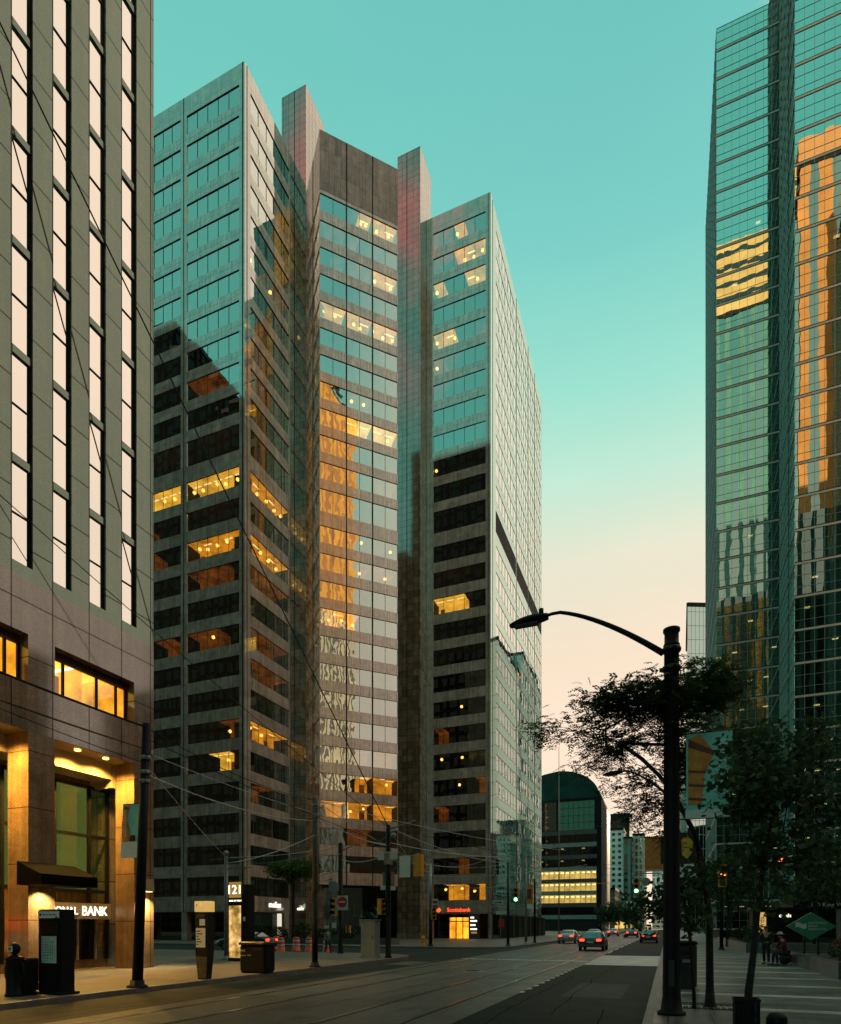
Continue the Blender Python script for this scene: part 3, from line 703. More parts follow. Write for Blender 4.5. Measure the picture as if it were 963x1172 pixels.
b = MB(); b.box(-44.93, 62.9, 3.7, -44.87, 66.6, 4.8); mb_ = b.build('shop_sign', 'grey_granite', twr)
text('lettering', 'melius', 1.0, (-44.85, 64.7, 4.3), (0,1,0), (0,0,1), 'sign_white', mb_, .03)
b = MB(); b.box(-44.1, 68.03, 3.5, -42.65, 68.09, 4.3); mb2 = b.build('shop_sign', 'pier_granite', twr)
text('lettering', 'cafe', .62, (-43.35, 68.01, 3.92), (1,0,0), (0,0,1), 'sign_white', mb2, .03)

# ------------------------------------------------------------------ glass tower on the right
GX, GY, HX, HY = 6.15, 95.0, 13.8, 84.4
gt = thing('glass_tower', (20, 95, 0), 'tall teal glass tower in two offset slabs rising behind the pavement trees', 'building')
GS = [((GX,121),(GX,GY),1.25,.05), ((GX,GY),(HX,GY),.955,.03), ((HX,GY),(HX,HY),1.06,.05), ((HX,HY),(44,HY),1.0,.03)]
rr = random.Random(5)
for j in range(-21, 14):
    za = 83.1+3.9*j; zb = za+3.9
    for i, (p0, p1, pw, fin) in enumerate(GS):
        g = MB(); fr = MB(); inn = MB()
        top = 125.4 if i < 2 else 137.7
        if za >= top-.1: continue
        z1 = min(zb, top)
        a, t, n, ln = wall_frame(p0, p1); P = lambda s_, z, d: a + t*s_ - n*d + Vector((0,0,z))
        np_ = max(1, round(ln/pw))
        for q in range(np_):
            s0 = ln*q/np_; s1 = ln*(q+1)/np_
            # panes sit a hair out of true, as real curtain walling does
            e = [rr.uniform(-.0013,.0013) for _ in range(2)]
            g.face([P(s0,za,.04+e[0]), P(s1,za,.04+e[1]), P(s1,z1,.04-e[0]), P(s0,z1,.04-e[1])])
            fr.obox(P(s0+.02,(za+z1)/2,.03-fin/2), t*.013, n*(fin/2+.02), (0,0,(z1-za)/2), 0)
        fr.obox(P(ln/2,za+.10,.0), t*ln/2, n*.03, (0,0,.12), 1); fr.obox(P(ln/2,za+.30,.03), t*ln/2, n*.02, (0,0,.05), 2)
        for h_ in (1.25, 2.6):
            if za+h_ < z1: fr.obox(P(ln/2,za+h_,.03), t*ln/2, n*.02, (0,0,.018), 0)
        if i in (1,3):
            inn.face([P(0,za+3.3,.3), P(ln,za+3.3,.3), P(ln,za+3.3,4), P(0,za+3.3,4)])
            inn.face([P(0,za,4), P(ln,za,4), P(ln,z1,4), P(0,z1,4)])
            low = j < -9
            for q in range(np_):
                if rr.random() < (.22 if j < -16 else .10 if low else .03): inn.obox(P(ln*(q+.5)/np_, za+3.22, rr.uniform(.8,2.6)), t*.3, n*.16, (0,0,.03), 1)
        go = g.build(['street_glazing','slab_glazing','return_glazing','front_glazing'][i], 'tower_glass', gt); fr.build('window_frame', ['fin_metal','pale_frame','black_paint'], go)
        if inn.v: inn.build('office_interior', ['dark_interior','lamp_white'], go)
b = MB(); b.face([(GX,GY,125.3),(HX+2,GY,125.3),(HX+2,121,125.3),(GX,121,125.3)]); b.face([(HX,HY,137.6),(44,HY,137.6),(44,121,137.6),(HX,121,137.6)])
b.box(GX+.6, GY+3, 0, HX+2, 120.5, 125.2); b.box(HX+4.2, HY+4.2, 0, 43.5, 120.8, 137.5); b.face([(44,HY,0),(44,121,0),(44,121,137.6),(44,HY,137.6)]); b.face([(44,121,0),(GX,121,0),(GX,121,125),(44,121,125)])
b.face([(HX,95,125),(HX,121,125),(HX,121,137.6),(HX,95,137.6)])
b.build('core', 'dark_interior', gt)

# ------------------------------------------------------------------ farther buildings
facade('pale_glass', (.5,.62,.57), (.02,.03,.03), 1.5, 3.9, .9, .88, .6)
facade('white_stone', (.85,.84,.78), (.03,.035,.035), 3.0, 3.0, .5, .5, .2)
facade('pale_stone', (.70,.62,.5), (.02,.025,.025), 2.2, 3.4, .55, .5, .3)
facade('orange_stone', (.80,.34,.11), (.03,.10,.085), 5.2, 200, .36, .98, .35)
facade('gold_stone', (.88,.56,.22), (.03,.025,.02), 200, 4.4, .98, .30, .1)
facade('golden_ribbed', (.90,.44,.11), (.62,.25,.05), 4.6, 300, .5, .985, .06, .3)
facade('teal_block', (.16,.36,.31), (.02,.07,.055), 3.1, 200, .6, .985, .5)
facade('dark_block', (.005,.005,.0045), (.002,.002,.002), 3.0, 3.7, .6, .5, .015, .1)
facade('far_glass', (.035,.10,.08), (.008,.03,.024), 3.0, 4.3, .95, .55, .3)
facade('white_panel', (.86,.85,.8), (.03,.035,.035), 40, 3.2, .97, .2, .2)
def block(name, pts, z1, mat, label, roof='dark_interior', z0=0, group=None):
    bx = sum(p[0] for p in pts)/len(pts); by = sum(p[1] for p in pts)/len(pts)
    tg = thing(name, (bx,by,0), label, 'building', group)
    b = MB(); n = len(pts)
    for i in range(n):
        p, q = pts[i], pts[(i+1)%n]; b.face([(p[0],p[1],z0),(q[0],q[1],z0),(q[0],q[1],z1),(p[0],p[1],z1)])
    b.build('wall', mat, tg); b = MB(); b.face([(x,y,z1) for x,y in pts])
    for i in range(n):
        p, q = pts[i], pts[(i+1)%n]; b.obox(((p[0]+q[0])/2,(p[1]+q[1])/2,z1+.2), ((q[0]-p[0])/2,(q[1]-p[1])/2,0), Vector((-(q[1]-p[1]),q[0]-p[0],0)).normalized()*.25, (0,0,.5))
    b.build('roof', roof, tg); return tg
def rpts(x0,y0,x1,y1): return [(x0,y0),(x1,y0),(x1,y1),(x0,y1)]
# pale glass tower up the street on the right, set a little askew
block('glass_block', [(5.0,190),(34,203),(24,228),(-3+8.5,221)], 91.5, 'pale_glass', 'pale slim glass tower peeping out behind the left edge of the tall teal tower')
# arched office block beyond the corner tower
ar = thing('office_building', (-32,228,0), 'green glass office building with an arched roof at the end of the street', 'building')
b = MB(); b.box(-46, 228, 0, -22, 262, 47.2); b.build('wall', 'dark_interior', ar)
AR = []
for k in range(13):
    t_ = k/12*math.pi/2; AR.append((-37+14.6*math.sin(t_), 47.2+10.4*math.cos(t_)))
b = MB(); poly = [(-46,227.9,47.2)] + [(-46,227.9,55.5),(-42,227.9,56.8)] + [(x,227.9,z) for x,z in AR]
b.prism(poly[::-1], (0,34,0)); b.build('arched_roof', 'copper_green', ar)
for r_ in range(8):
    z = 4.2+r_*4.3 if r_ < 7 else 34.4
    b = MB(); b.box(-46.1, 227.7, z, -21.9, 262, z+1.5); b.build('spandrel', 'mid_metal' if r_ % 2 else 'cabinet_grey', ar)
    if r_ < 7:
        b = MB(); lt = r_ in (1,2,3)
        b.face([(-46,227.75,z+1.5),(-23.6,227.75,z+1.5),(-23.6,227.75,z+4.3),(-46,227.75,z+4.3)]); gz = b.build('window_band', 'shop_glass' if lt else 'dark_glass', ar)
        b = MB()
        for q in range(13): b.box(-45.8+q*1.85, 227.6, z+1.5, -45.7+q*1.85, 227.74, z+4.3)
        b.build('window_frame', 'black_paint', gz)
        b = MB(); b.face([(-46,227.95,z+1.5),(-23.6,227.95,z+1.5),(-23.6,227.95,z+4.3),(-46,227.95,z+4.3)], 0 if lt else 1)
        for q in range(12):
            if lt or (r_ in (4,5) and q % 4 == 1): b.box(-45.2+q*1.85, 227.88, z+3.5, -44.2+q*1.85, 227.93, z+3.9, 2)
        b.build('office_interior', ['lit_far','dark_interior','lamp_white'], gz)
b = MB(); b.box(-45.9, 227.6, 36, -37.5, 227.85, 46.4); b.build('curtain_wall', 'far_glass', ar)
b = MB(); b.face([(-37,227.7,36),(-24.2,227.7,36),(-24.2,227.7,46.4),(-37,227.7,46.4)]); cw = b.build('curtain_wall', 'teal_sky_glass', ar)
b = MB()
for q in range(8): b.box(-37+q*1.83, 227.62, 36, -36.93+q*1.83, 227.69, 46.4)
for z in (38.6,41.2,43.8): b.box(-37, 227.62, z, -24.2, 227.69, z+.07)
b.box(-37.6, 227.5, 46.4, -21.9, 227.7, 47.3); b.build('window_frame', 'black_paint', cw)
b = MB(); b.box(-23.4, 227.4, 0, -21.8, 262.2, 46.5); b.build('corner_pier', 'black_paint', ar)
for args in [
 ('apartment_block', rpts(-40,340,-21.6,365), 52, 'white_stone', 'white apartment block with square punched windows far down the street'),
 ('stair_tower', rpts(-21.4,338,-17.3,352), 47, 'teal_block', 'narrow dark green tower beside the white punched-window block'),
 ('office_building', rpts(-17.1,342,-11.5,380), 49, 'pale_stone', 'slim cream office slab right of the dark green stair tower'),
 ('office_building', rpts(-34,366,-20,392), 64, 'far_glass', 'dark glass building rising behind the white punched-window block'),
 ('office_building', rpts(-10.5,470,2,500), 62, 'white_stone', 'pale gridded office building closing the far end of the street'),
 ('office_building', rpts(7,232,42,294), 104, 'teal_block', 'unseen teal tower added behind the pale slim glass tower as a sun block'),  # unseen mass added to keep direct sun off the end wall
 ('office_building', rpts(4.5,300,40,340), 62, 'pale_stone', 'low cream building on the right side of the far street'),
 ('office_building', rpts(5,345,40,402), 92, 'teal_block', 'dark teal building on the right side of the far street, raised to block the sun'),  # height raised so it keeps the sun off the arched building
 ]: block(*args)
# the city behind and beside the camera, seen mirrored in the facades
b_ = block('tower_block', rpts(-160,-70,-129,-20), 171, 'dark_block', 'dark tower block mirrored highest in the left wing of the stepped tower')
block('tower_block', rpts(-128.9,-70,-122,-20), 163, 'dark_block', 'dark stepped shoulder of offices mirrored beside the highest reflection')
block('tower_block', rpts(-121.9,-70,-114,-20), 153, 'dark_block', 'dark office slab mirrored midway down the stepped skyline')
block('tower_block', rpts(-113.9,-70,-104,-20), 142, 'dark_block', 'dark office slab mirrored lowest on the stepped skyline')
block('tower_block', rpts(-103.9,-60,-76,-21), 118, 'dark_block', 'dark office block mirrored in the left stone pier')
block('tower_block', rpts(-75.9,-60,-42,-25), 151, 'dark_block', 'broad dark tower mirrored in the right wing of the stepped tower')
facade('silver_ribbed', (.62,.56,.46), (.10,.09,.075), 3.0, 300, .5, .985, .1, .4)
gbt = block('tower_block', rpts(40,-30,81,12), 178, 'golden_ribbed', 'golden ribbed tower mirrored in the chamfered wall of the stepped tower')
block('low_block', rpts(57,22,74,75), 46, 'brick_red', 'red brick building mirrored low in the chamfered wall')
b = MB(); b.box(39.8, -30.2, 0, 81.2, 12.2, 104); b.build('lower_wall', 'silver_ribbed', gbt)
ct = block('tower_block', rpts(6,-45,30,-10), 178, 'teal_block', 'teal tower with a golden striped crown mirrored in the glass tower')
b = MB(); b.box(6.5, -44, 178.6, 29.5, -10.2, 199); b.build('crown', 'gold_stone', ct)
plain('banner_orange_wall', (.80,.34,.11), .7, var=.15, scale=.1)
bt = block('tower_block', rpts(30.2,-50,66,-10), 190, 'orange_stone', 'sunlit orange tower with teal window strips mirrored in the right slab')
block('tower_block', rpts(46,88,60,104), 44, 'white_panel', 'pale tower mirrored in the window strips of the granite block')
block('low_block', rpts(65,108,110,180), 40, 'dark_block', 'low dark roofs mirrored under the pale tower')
block('tower_block', rpts(46,105.5,64,126), 135, 'dark_block', 'unseen dark tower added to shade the lower part of the orange mirrored tower')  # unseen, put here so the orange tower's lower part falls in shade
block('low_block', rpts(46,181,112,262), 72, 'dark_block', 'dark filler row added to close a bright gap in the window reflections')  # filler added to hide a strip of bright sky in the reflections

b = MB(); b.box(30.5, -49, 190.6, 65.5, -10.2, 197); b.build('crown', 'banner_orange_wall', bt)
facade('lower_shade_glass', (.045,.10,.085), (.01,.03,.025), 2.6, 300, .6, .985, .25, .6)  # shade on both towers' lower parts, put into a darker wall colour
b = MB(); b.box(30.35, -50.2, 0, 66.2, -9.8, 104); b.build('lower_wall', 'lower_shade_glass', bt)
b = MB(); b.box(5.8, -45.2, 0, 30.3, -9.75, 96); b.build('lower_wall', 'lower_shade_glass', ct)
sh = block('low_block', rpts(-46,270,-20.6,332), 17, 'pale_stone', 'low shop row with glowing shop windows far up the left side of the street')
for k in range(7):
    b = MB(); b.box(-20.6, 272+k*8.5, .6, -20.45, 278.5+k*8.5, 4.2); b.build('shop_window', 'lit_far', sh)
sh2 = block('low_block', rpts(-46,394,-19.5,468), 26, 'brick_red', 'orange brick block far up the left side of the street')
for k in range(9):
    b = MB(); b.box(-19.5, 396+k*7.8, .6, -19.35, 402+k*7.8, 4.6); b.build('shop_window', 'lit_far', sh2)
# ------------------------------------------------------------------ street lamps and banners
def disc(mb, c, r, n, axis, th=.03, mi=0):
    c = Vector(c); ax = Vector(axis).normalized(); mb.tube([c, c+ax*th], r, n, mi, smooth=False)
def street_lamp(x, y, label, arm=3.05, top=7.42, group='street lamps on the right kerb'):
    t = thing('street_lamp', (x,y,0), label, 'street lamp', group)
    b = MB(); b.lathe((x,y,0), [(.26,0),(.26,.05),(.2,.08),(.165,.35),(.155,1.2),(.145,4),(.135,top-.35),(.15,top-.34),(.15,top-.3),(.13,top-.28),(.13,top-.08),(.155,top-.05),(.155,top)], 20)
    b.build('pole', 'black_paint', t)
    for z in (6.62, 6.98):
        b = MB(); b.lathe((x,y,z), [(.165,0),(.175,.02),(.175,.06),(.165,.08)], 16); b.box(x-.22, y-.03, z+.01, x-.15, y+.03, z+.07); b.build('collar', 'dark_metal', t)
    b = MB(); P = []
    for k in range(15):
        q = k/14; P.append((x-.15-(arm-.75)*q, y, 6.98+1.2*(1-(1-min(1,q*1.04))**1.5) - (.07*max(0,q-.86)/.14)))
    b.tube(P, [.06-.03*k/14 for k in range(15)], 10); b.build('arm', 'black_paint', t)
    e = P[-1]; b = MB(); rings = []
    for k in range(11):
        q = k/10; w_ = .145*math.sin(math.pi*min(1,.12+q*.83))**.6+.02; h_ = .1*math.sin(math.pi*min(1,.15+q*.8))**.7+.012
        cx_ = e[0]+.08-.8*q; cz = e[2]-.02-.06*q
        rings.append([(cx_, y+w_*math.cos(a_), cz+h_*math.sin(a_)*(1 if math.sin(a_)>0 else .55)) for a_ in [2*math.pi*m/14 for m in range(14)]])
    b.loft(rings, 0, True, True); hd = b.build('luminaire', 'black_paint', t)
    b = MB(); b.box(e[0]-.62, y-.09, e[2]-.125, e[0]-.12, y+.09, e[2]-.105); b.build('lens', 'dark_metal', hd)
    b = MB(); b.tube([(e[0]-.06,y,e[2]+.04),(e[0]-.06,y,e[2]+.17)], .05, 10); b.build('photocell', 'black_paint', hd)
    b = MB(); b.box(x-.05, y-.172, .55, x+.05, y-.15, 1.05); b.build('hatch', 'dark_metal', t)
    return t
street_lamp(.06, 12.97, 'tall black street lamp nearest the camera, its long arm reaching over the road')
street_lamp(.16, 27.2, 'black street lamp hidden straight behind the nearest one, with its own banner', 2.6)
plain('banner_orange', (.85, .26, .05), .7, var=.35, scale=5)
plain('banner_brown', (.2, .05, .02), .7, var=.3, scale=6)
plain('banner_teal', (.30, .72, .62), .7, var=.12, scale=3)
plain('banner_gold', (.85, .45, .05), .7, var=.2, scale=4)
plain('banner_white', (.85, .83, .78), .7, var=.08)
plain('white_letter', (.9,.9,.88), .6, var=.02)
plain('banner_black', (.02, .02, .022), .7)
def banner(x, y, w_, z0, z1, label, flip=False, art=0, tilt=0):
    """cloth banner in the x-z plane, facing back down the street; grows from x towards x+w_"""
    yb = y; sg = 1 if w_ > 0 else -1; W = abs(w_)
    t = thing('street_banner', (x,y,z0), label, 'banner')
    X = lambda q, z: x+sg*q+tilt*(z-z0)
    def strip(mb, poly, mi, d): mb.prism([(X(q*W,z0+(z1-z0)*r_), yb-d, z0+(z1-z0)*r_) for q, r_ in poly], (0,.006,0), mi)
    b = MB(); strip(b, [(0,0),(1,0),(1,1),(0,1)], 0, 0); b.build('cloth', ['banner_teal' if art < 2 else 'banner_orange' if art == 3 else 'banner_black'], t)
    b = MB()
    if art == 0:
        strip(b, [(.04,.16),(.34,.16),(.40,.5),(.50,.62),(.62,.76),(.30,.985),(.04,.93)], 0, .008); strip(b, [(.04,.84),(.60,.72),(.62,.77),(.06,.93)], 1, .012)
        for k in range(3): strip(b, [(.05,.22+.16*k),(.42,.2+.16*k),(.44,.225+.16*k),(.05,.25+.16*k)], 1, .012)
        b.build('print', ['banner_orange','banner_brown'], t)
    elif art == 1:
        strip(b, [(.45,.17),(1,.17),(1,.72),(.72,.98),(.55,.97),(.66,.7),(.5,.4)], 0, .008); strip(b, [(.52,.9),(1,.82),(.9,.97)], 1, .012); strip(b, [(.12,.17),(.5,.17),(.46,.3),(.16,.3)], 2, .012)
        b.build('print', ['banner_orange','banner_brown','cloth_red'], t)
    elif art == 3:
        strip(b, [(.05,.2),(.3,.2),(.3,1),(.05,1)], 0, .008); b.build('print', ['banner_black'], t)
    else:
        strip(b, [(.25,.4),(.5,.3),(.75,.45),(.8,.75),(.5,.95),(.2,.8)], 0, .008); b.build('print', ['banner_gold'], t)
    b = MB(); strip(b, [(-.02,0),(1.02,0),(1.02,.03),(-.02,.03)] if art == 3 else [(-.02,0 if art==0 else -.2),(1.02,0 if art==0 else -.2),(1.02,.1 if art==0 else .16),(-.02,.1 if art==0 else .16)], 0, .016); wf = b.build('white_foot', 'banner_white', t)
    if art < 2:
        q = .80 if art == 0 else .78
        zc = z0+(z1-z0)*.58
        text('lettering', 'DISCOVER', W*.30, (X(q*W,zc) if art == 0 else X(.8*W,zc), yb-.022, zc), (tilt*.5,0,1), (-1,0,0), 'white_letter', t, .004, sx=.95)
    b = MB()
    for r_ in (0,1): b.tube([(X(-.12,z0+(z1-z0)*r_),yb+.003,z0+(z1-z0)*r_),(X(W+.02,z0+(z1-z0)*r_),yb+.003,z0+(z1-z0)*r_)], .014, 6)
    b.build('bracket', 'dark_metal', t); return t
banner(.32, 13.0, .80, 3.75, 5.38, 'orange and teal banner lettered DISCOVER on the nearest black street lamp', art=0)
banner(-.02, 27.2, -.88, 3.95, 5.35, 'plain orange banner on the road side of the second street lamp', art=3)
banner(.34, 27.2, .72, 3.95, 5.45, 'black banner with a golden face shape on the second street lamp', art=2)

# ------------------------------------------------------------------ poles along the left kerb
def pole(name, x, y, h, r0, r1, mat, label, lean=0, cat='pole', two=None, group=None):
    t = thing(name, (x,y,0), label, cat, group)
    b = MB(); n = 12
    if two:
        b.tube([(x,y,0),(x+lean*two[0]/h,y,two[0])], [r0, r0], n); b.build('lower_pole', two[1], t); b = MB(); b.tube([(x+lean*two[0]/h,y,two[0]),(x+lean,y,h)], [r0*.85, r1], n)
    else: b.tube([(x,y,0),(x+lean*.5,y,h/2),(x+lean,y,h)], [r0, (r0+r1)/2, r1], n)
    b.build('pole', mat, t)
    b = MB(); b.lathe((x,y,0), [(r0*1.9,0),(r0*1.9,.04),(r0*1.3,.08),(r0*1.25,.2)], 12); b.build('base', mat if not two else two[1], t)
    return t
pa = pole('utility_pole', -13.75, 13.27, 7.3, .15, .11, 'black_paint', 'leaning black utility pole with a hanging banner in front of the granite block', lean=.34)
b = MB()
for z in (6.3, 5.9, 5.65): b.lathe((-13.75+.34*z/7.3, 13.27, z), [(.14,0),(.15,.02),(.15,.09),(.14,.11)], 12)
b.tube([(-13.45,13.27,6.42),(-13.15,13.2,6.5),(-13.05,13.1,6.35)], .03, 6); b.build('clamp', 'galvanised', pa)
banner(-13.68, 13.2, -.58, 3.85, 5.1, 'small orange and teal banner with a white foot on the leaning black pole', art=1, tilt=.05)
pb = pole('utility_pole', -13.7, 22.6, 7.05, .125, .1, 'weathered_wood', 'utility pole with a black foot and pale brown upper half behind the dark litter bin', two=(3.05,'black_paint'))
b = MB()
for z in (6.7, 6.3, 6.2, 5.4): b.lathe((-13.7,22.6,z), [(.12,0),(.13,.02),(.13,.07),(.12,.09)], 10)
for z in (6.25, 6.6): b.box(-14.0, 22.56, z, -13.4, 22.62, z+.05)
b.tube([(-13.52,22.55,3.1),(-13.52,22.55,7.0)], .022, 6); b.build('clamp', 'galvanised', pb)
pt_ = pole('utility_pole', -20.9, 25.9, 5.4, .11, .09, 'galvanised', 'pale grey wire pole rising behind the lit number pylon')
b = MB(); b.box(-21.9, 25.86, 5.1, -19.6, 25.92, 5.16); b.box(-21.3, 25.86, 4.6, -19.4, 25.92, 4.65); b.lathe((-20.9,25.9,5.3), [(.13,0),(.13,.15),(.05,.25)], 8); b.build('crossarm', 'galvanised', pt_)

# ------------------------------------------------------------------ signals
def signal_head(x, y, z, parent, face=(0,-1), lit=None, name='signal_head', h=.95, w_=.33):
    """yellow three-lamp head; face = horizontal unit vector the lamps look along"""
    f = Vector((face[0],face[1],0)).normalized(); s_ = Vector((-f.y,f.x,0)); c = Vector((x,y,z))
    b = MB(); b.obox(c, s_*w_/2, f*.13, (0,0,h/2)); b.obox(c-f*.14, s_*(w_/2-.05), f*.02, (0,0,h/2-.06))
    hd = b.build(name, 'signal_yellow', parent)
    b = MB(); lm = MB()
    for k in range(3):
        cc = c+f*.13+Vector((0,0,h/2-h*(k+.5)/3)); mb = lm if lit == k else b
        disc(mb, cc, h*.12, 12, f, .012)
        # visor: a half hood above each lamp
        for m in range(8):
            a0, a1 = math.pi*(m/8*1.3-.15), math.pi*((m+1)/8*1.3-.15); r_ = h*.135
            p = [cc+s_*r_*math.cos(a)+Vector((0,0,r_*math.sin(a))) for a in (a0,a1)]
            b.face([p[0],p[1],p[1]+f*.2,p[0]+f*.2])
    b.build('visor', 'black_paint', hd)
    if lit is not None: lm.build('lamp', 'signal_green' if lit == 2 else 'signal_orange', hd)
    return hd
def plate(x, y, z, w_, h, mat, parent, name='sign_plate', face=(0,-1), th=.02):
    f = Vector((face[0],face[1],0)).normalized(); s_ = Vector((-f.y,f.x,0)); b = MB(); b.obox((x,y,z), s_*w_/2, f*th/2, (0,0,h/2)); return b.build(name, mat, parent)
sc = thing('traffic_signal', (-13.95,30.5,0), 'black signal pole with a yellow signal on a curved arm beside the grey cabinet', 'traffic signal')
x, y = -13.95, 30.5
b = MB(); b.lathe((x,y,0), [(.2,0),(.2,.06),(.15,.12),(.14,3.6),(.12,7.1),(.05,7.15)], 14); b.build('pole', 'black_paint', sc)
b = MB(); b.tube([(x,y,4.45),(x+.6,y,4.95),(x+1.2,y,5.35),(x+1.75,y,5.5)], .045, 8); b.build('mast_arm', 'galvanised', sc); b = MB(); b.tube([(x,y,6.9),(x+.5,y,7.0),(x+1.6,y-.1,7.25)], .04, 8); b.build('camera_arm', 'galvanised', sc)
signal_head(x+1.75, y, 4.88, sc, (.4,.92), None, h=1.15, w_=.55)
signal_head(x-.42, y, 2.75, sc, (1,-.2), None, h=.85, w_=.4)
b = MB(); b.tube([(x+.25,y-.1,6.75),(x+.6,y-.1,6.8)], .09, 8); b.ball((x+.35,y-.1,6.55), .16); b.build('camera_dome', 'light_metal', sc)
plate(x+.98, y-.05, 4.86, .62, 1.15, 'banner_white', sc); plate(x-.0, y-.16, 5.45, 1.1, .42, 'white_paint', sc)
b = MB(); b.box(x-.16, y-.2, 5.0, x+.16, y+.2, 5.6); b.box(x+.16, y-.05, 3.6, x+.32, y+.1, 4.6); b.box(x-.3, y-.1, 3.9, x-.18, y+.05, 4.6); b.build('control_box', 'galvanised', sc)
plate(x-.25, y-.15, 3.75, .3, .22, 'white_paint', sc); plate(x+.35, y-.15, 3.72, .3, .22, 'white_paint', sc)
sd_ = thing('traffic_signal', (-19.12,34.6,0), 'black signal pole with a red disc sign and a pale lamp arm', 'traffic signal')
x, y = -19.12, 34.6
b = MB(); b.lathe((x,y,0), [(.2,0),(.2,.06),(.16,.12),(.14,6.9),(.04,6.95)], 14); b.build('pole', 'black_paint', sd_)
b = MB(); b.tube([(x,y,6.4),(x+1.2,y,6.85),(x+2.0,y,6.9),(x+2.8,y,6.7)], .04, 8); b.tube([(x,y,5.2),(x-1.6,y,4.9)], .025, 6); b.build('lamp_arm', 'light_metal', sd_)
b = MB(); b.ball((x+2.95,y,6.68), .28, .12, .07); b.build('luminaire', 'light_metal', sd_)
signal_head(x-.3, y-.1, 2.9, sd_, (-.5,-.85), None, h=1.1, w_=.36)
plate(x+.25, y-.22, 3.15, .78, .9, 'white_paint', sd_); b = MB(); disc(b, (x+.25,y-.235,3.2), .34, 18, (0,-1,0), .012); rd = b.build('red_disc', 'red_paint', sd_)
b = MB(); b.box(x+.02, y-.262, 3.16, x+.48, y-.248, 3.25); b.build('white_bar', 'white_paint', sd_)
b = MB(); disc(b, (x-.35,y-.2,4.15), .36, 18, (0,-1,0), .03); b.box(x-.72, y-.25, 3.9, x+.02, y-.235, 4.05); b.build('round_sign', 'cabinet_grey', sd_)
plate(x-.35, y-.2, 1.75, .3, .35, 'white_paint', sd_); signal_head(x+.55, y, 1.5, sd_, (.3,-.9), None, h=.45, w_=.3, name='walk_signal')
ts = thing('sign_pole', (-19.9,34.75,0), 'thin pale sign pole just left of the round red sign', 'sign pole')
b = MB(); b.tube([(-19.9,34.75,0),(-19.9,34.75,6.0)], .045, 8); b.box(-20.0, 34.66, 2.6, -19.75, 34.74, 4.7); b.build('pole', 'galvanised', ts)
b = MB(); b.box(-20.3, 34.6, 1.55, -19.95, 34.63, 1.75); b.box(-20.4, 34.6, 4.5, -19.6, 34.63, 4.6); b.build('plate', 'white_paint', ts)
pe = pole('utility_pole', -18.69, 49.44, 7.0, .15, .1, 'light_metal', 'silver pole with a black foot across the junction, carrying a red and white sign', two=(2.6,'black_paint'))
signal_head(-18.35, 49.3, 2.75, pe, (.5,-.8), None, h=1.0, w_=.42)
plate(-18.2, 49.25, 3.55, .55, .9, 'white_paint', pe); plate(-18.2, 49.23, 3.72, .4, .2, 'red_paint', pe, 'red_band'); plate(-18.2, 49.23, 3.36, .4, .2, 'red_paint', pe, 'red_band')
pf = pole('traffic_signal', -12.75, 52.5, 7.2, .13, .1, 'dark_metal', 'dark pole with the green lit signal at the far corner', cat='traffic signal')
b = MB(); b.tube([(-12.75,52.5,4.6),(-12.0,52.4,5.0)], .035, 6); b.build('bracket', 'galvanised', pf)
signal_head(-12.0, 52.3, 4.35, pf, (0,-1), 2, h=1.15, w_=.45)
plate(-13.6, 52.35, 3.75, .95, .32, 'white_paint', pf); plate(-13.3, 52.35, 2.85, .95, .28, 'white_paint', pf); plate(-13.3, 52.35, 1.95, .5, .7, 'red_paint', pf)
b = MB(); b.prism([(-13.95,52.33,3.72),(-13.45,52.33,3.72),(-13.45,52.33,3.66),(-13.25,52.33,3.75),(-13.45,52.33,3.84),(-13.45,52.33,3.78),(-13.95,52.33,3.78)], (0,-.01,0)); b.build('arrow', 'black_paint', pf)
pg_ = pole('utility_pole', -12.8, 60.0, 8.6, .13, .1, 'galvanised', 'grey wire pole just behind the green lit far-corner signal')
ph_ = pole('utility_pole', -12.75, 64.0, 6.6, .12, .1, 'black_paint', 'black pole with an orange banner in front of the mirror end wall')
t = thing('street_banner', (-13.4,64,3.5), 'small orange banner with a white foot beside the mirror end wall', 'banner')
b = MB(); b.box(-13.75, 63.97, 4.0, -12.95, 64.0, 6.0); b.build('cloth', 'banner_orange', t); b = MB(); b.box(-13.75, 63.96, 3.5, -12.95, 64.01, 3.99); b.build('white_foot', 'banner_white', t)
b = MB(); b.box(-13.6, 63.94, 4.5, -13.1, 63.965, 5.5); b.build('print', 'banner_brown', t)
fp = pole('flagpole', -12.7, 79, 24.2, .09, .03, 'light_metal', 'very tall thin flagpole in front of the arched green building', cat='flagpole')
# right-hand signals
rs = pole('traffic_signal', .45, 57.0, 6.4, .14, .1, 'dark_metal', 'dark right kerb signal pole, its arm holding a green light over the road', cat='traffic signal')
b = MB(); b.tube([(.45,57,5.9),(-.8,57,6.2),(-2.6,57,6.25)], .05, 8); b.build('mast_arm', 'galvanised', rs)
signal_head(-2.55, 56.9, 5.15, rs, (0,-1), 2, h=1.25, w_=.5)
b = MB(); disc(b, (-1.75,56.85,5.5), .36, 16, (0,-1,0), .02); b.build('round_sign', 'cabinet_grey', rs)
rt = pole('traffic_signal', 3.57, 49.84, 6.3, .13, .11, 'black_paint', 'black signal pole on the right pavement with orange lights and a long pale arm', cat='traffic signal')
b = MB(); b.tube([(2.2,49.8,5.2),(3.6,49.8,5.55),(9.6,49.8,6.9)], .09, 8); b.build('mast_arm', 'light_metal', rt)
signal_head(3.62, 49.55, 5.3, rt, (0,-1), 1, h=1.6, w_=.55); signal_head(7.3, 49.55, 6.2, rt, (0,-1), 1, h=1.4, w_=.55)

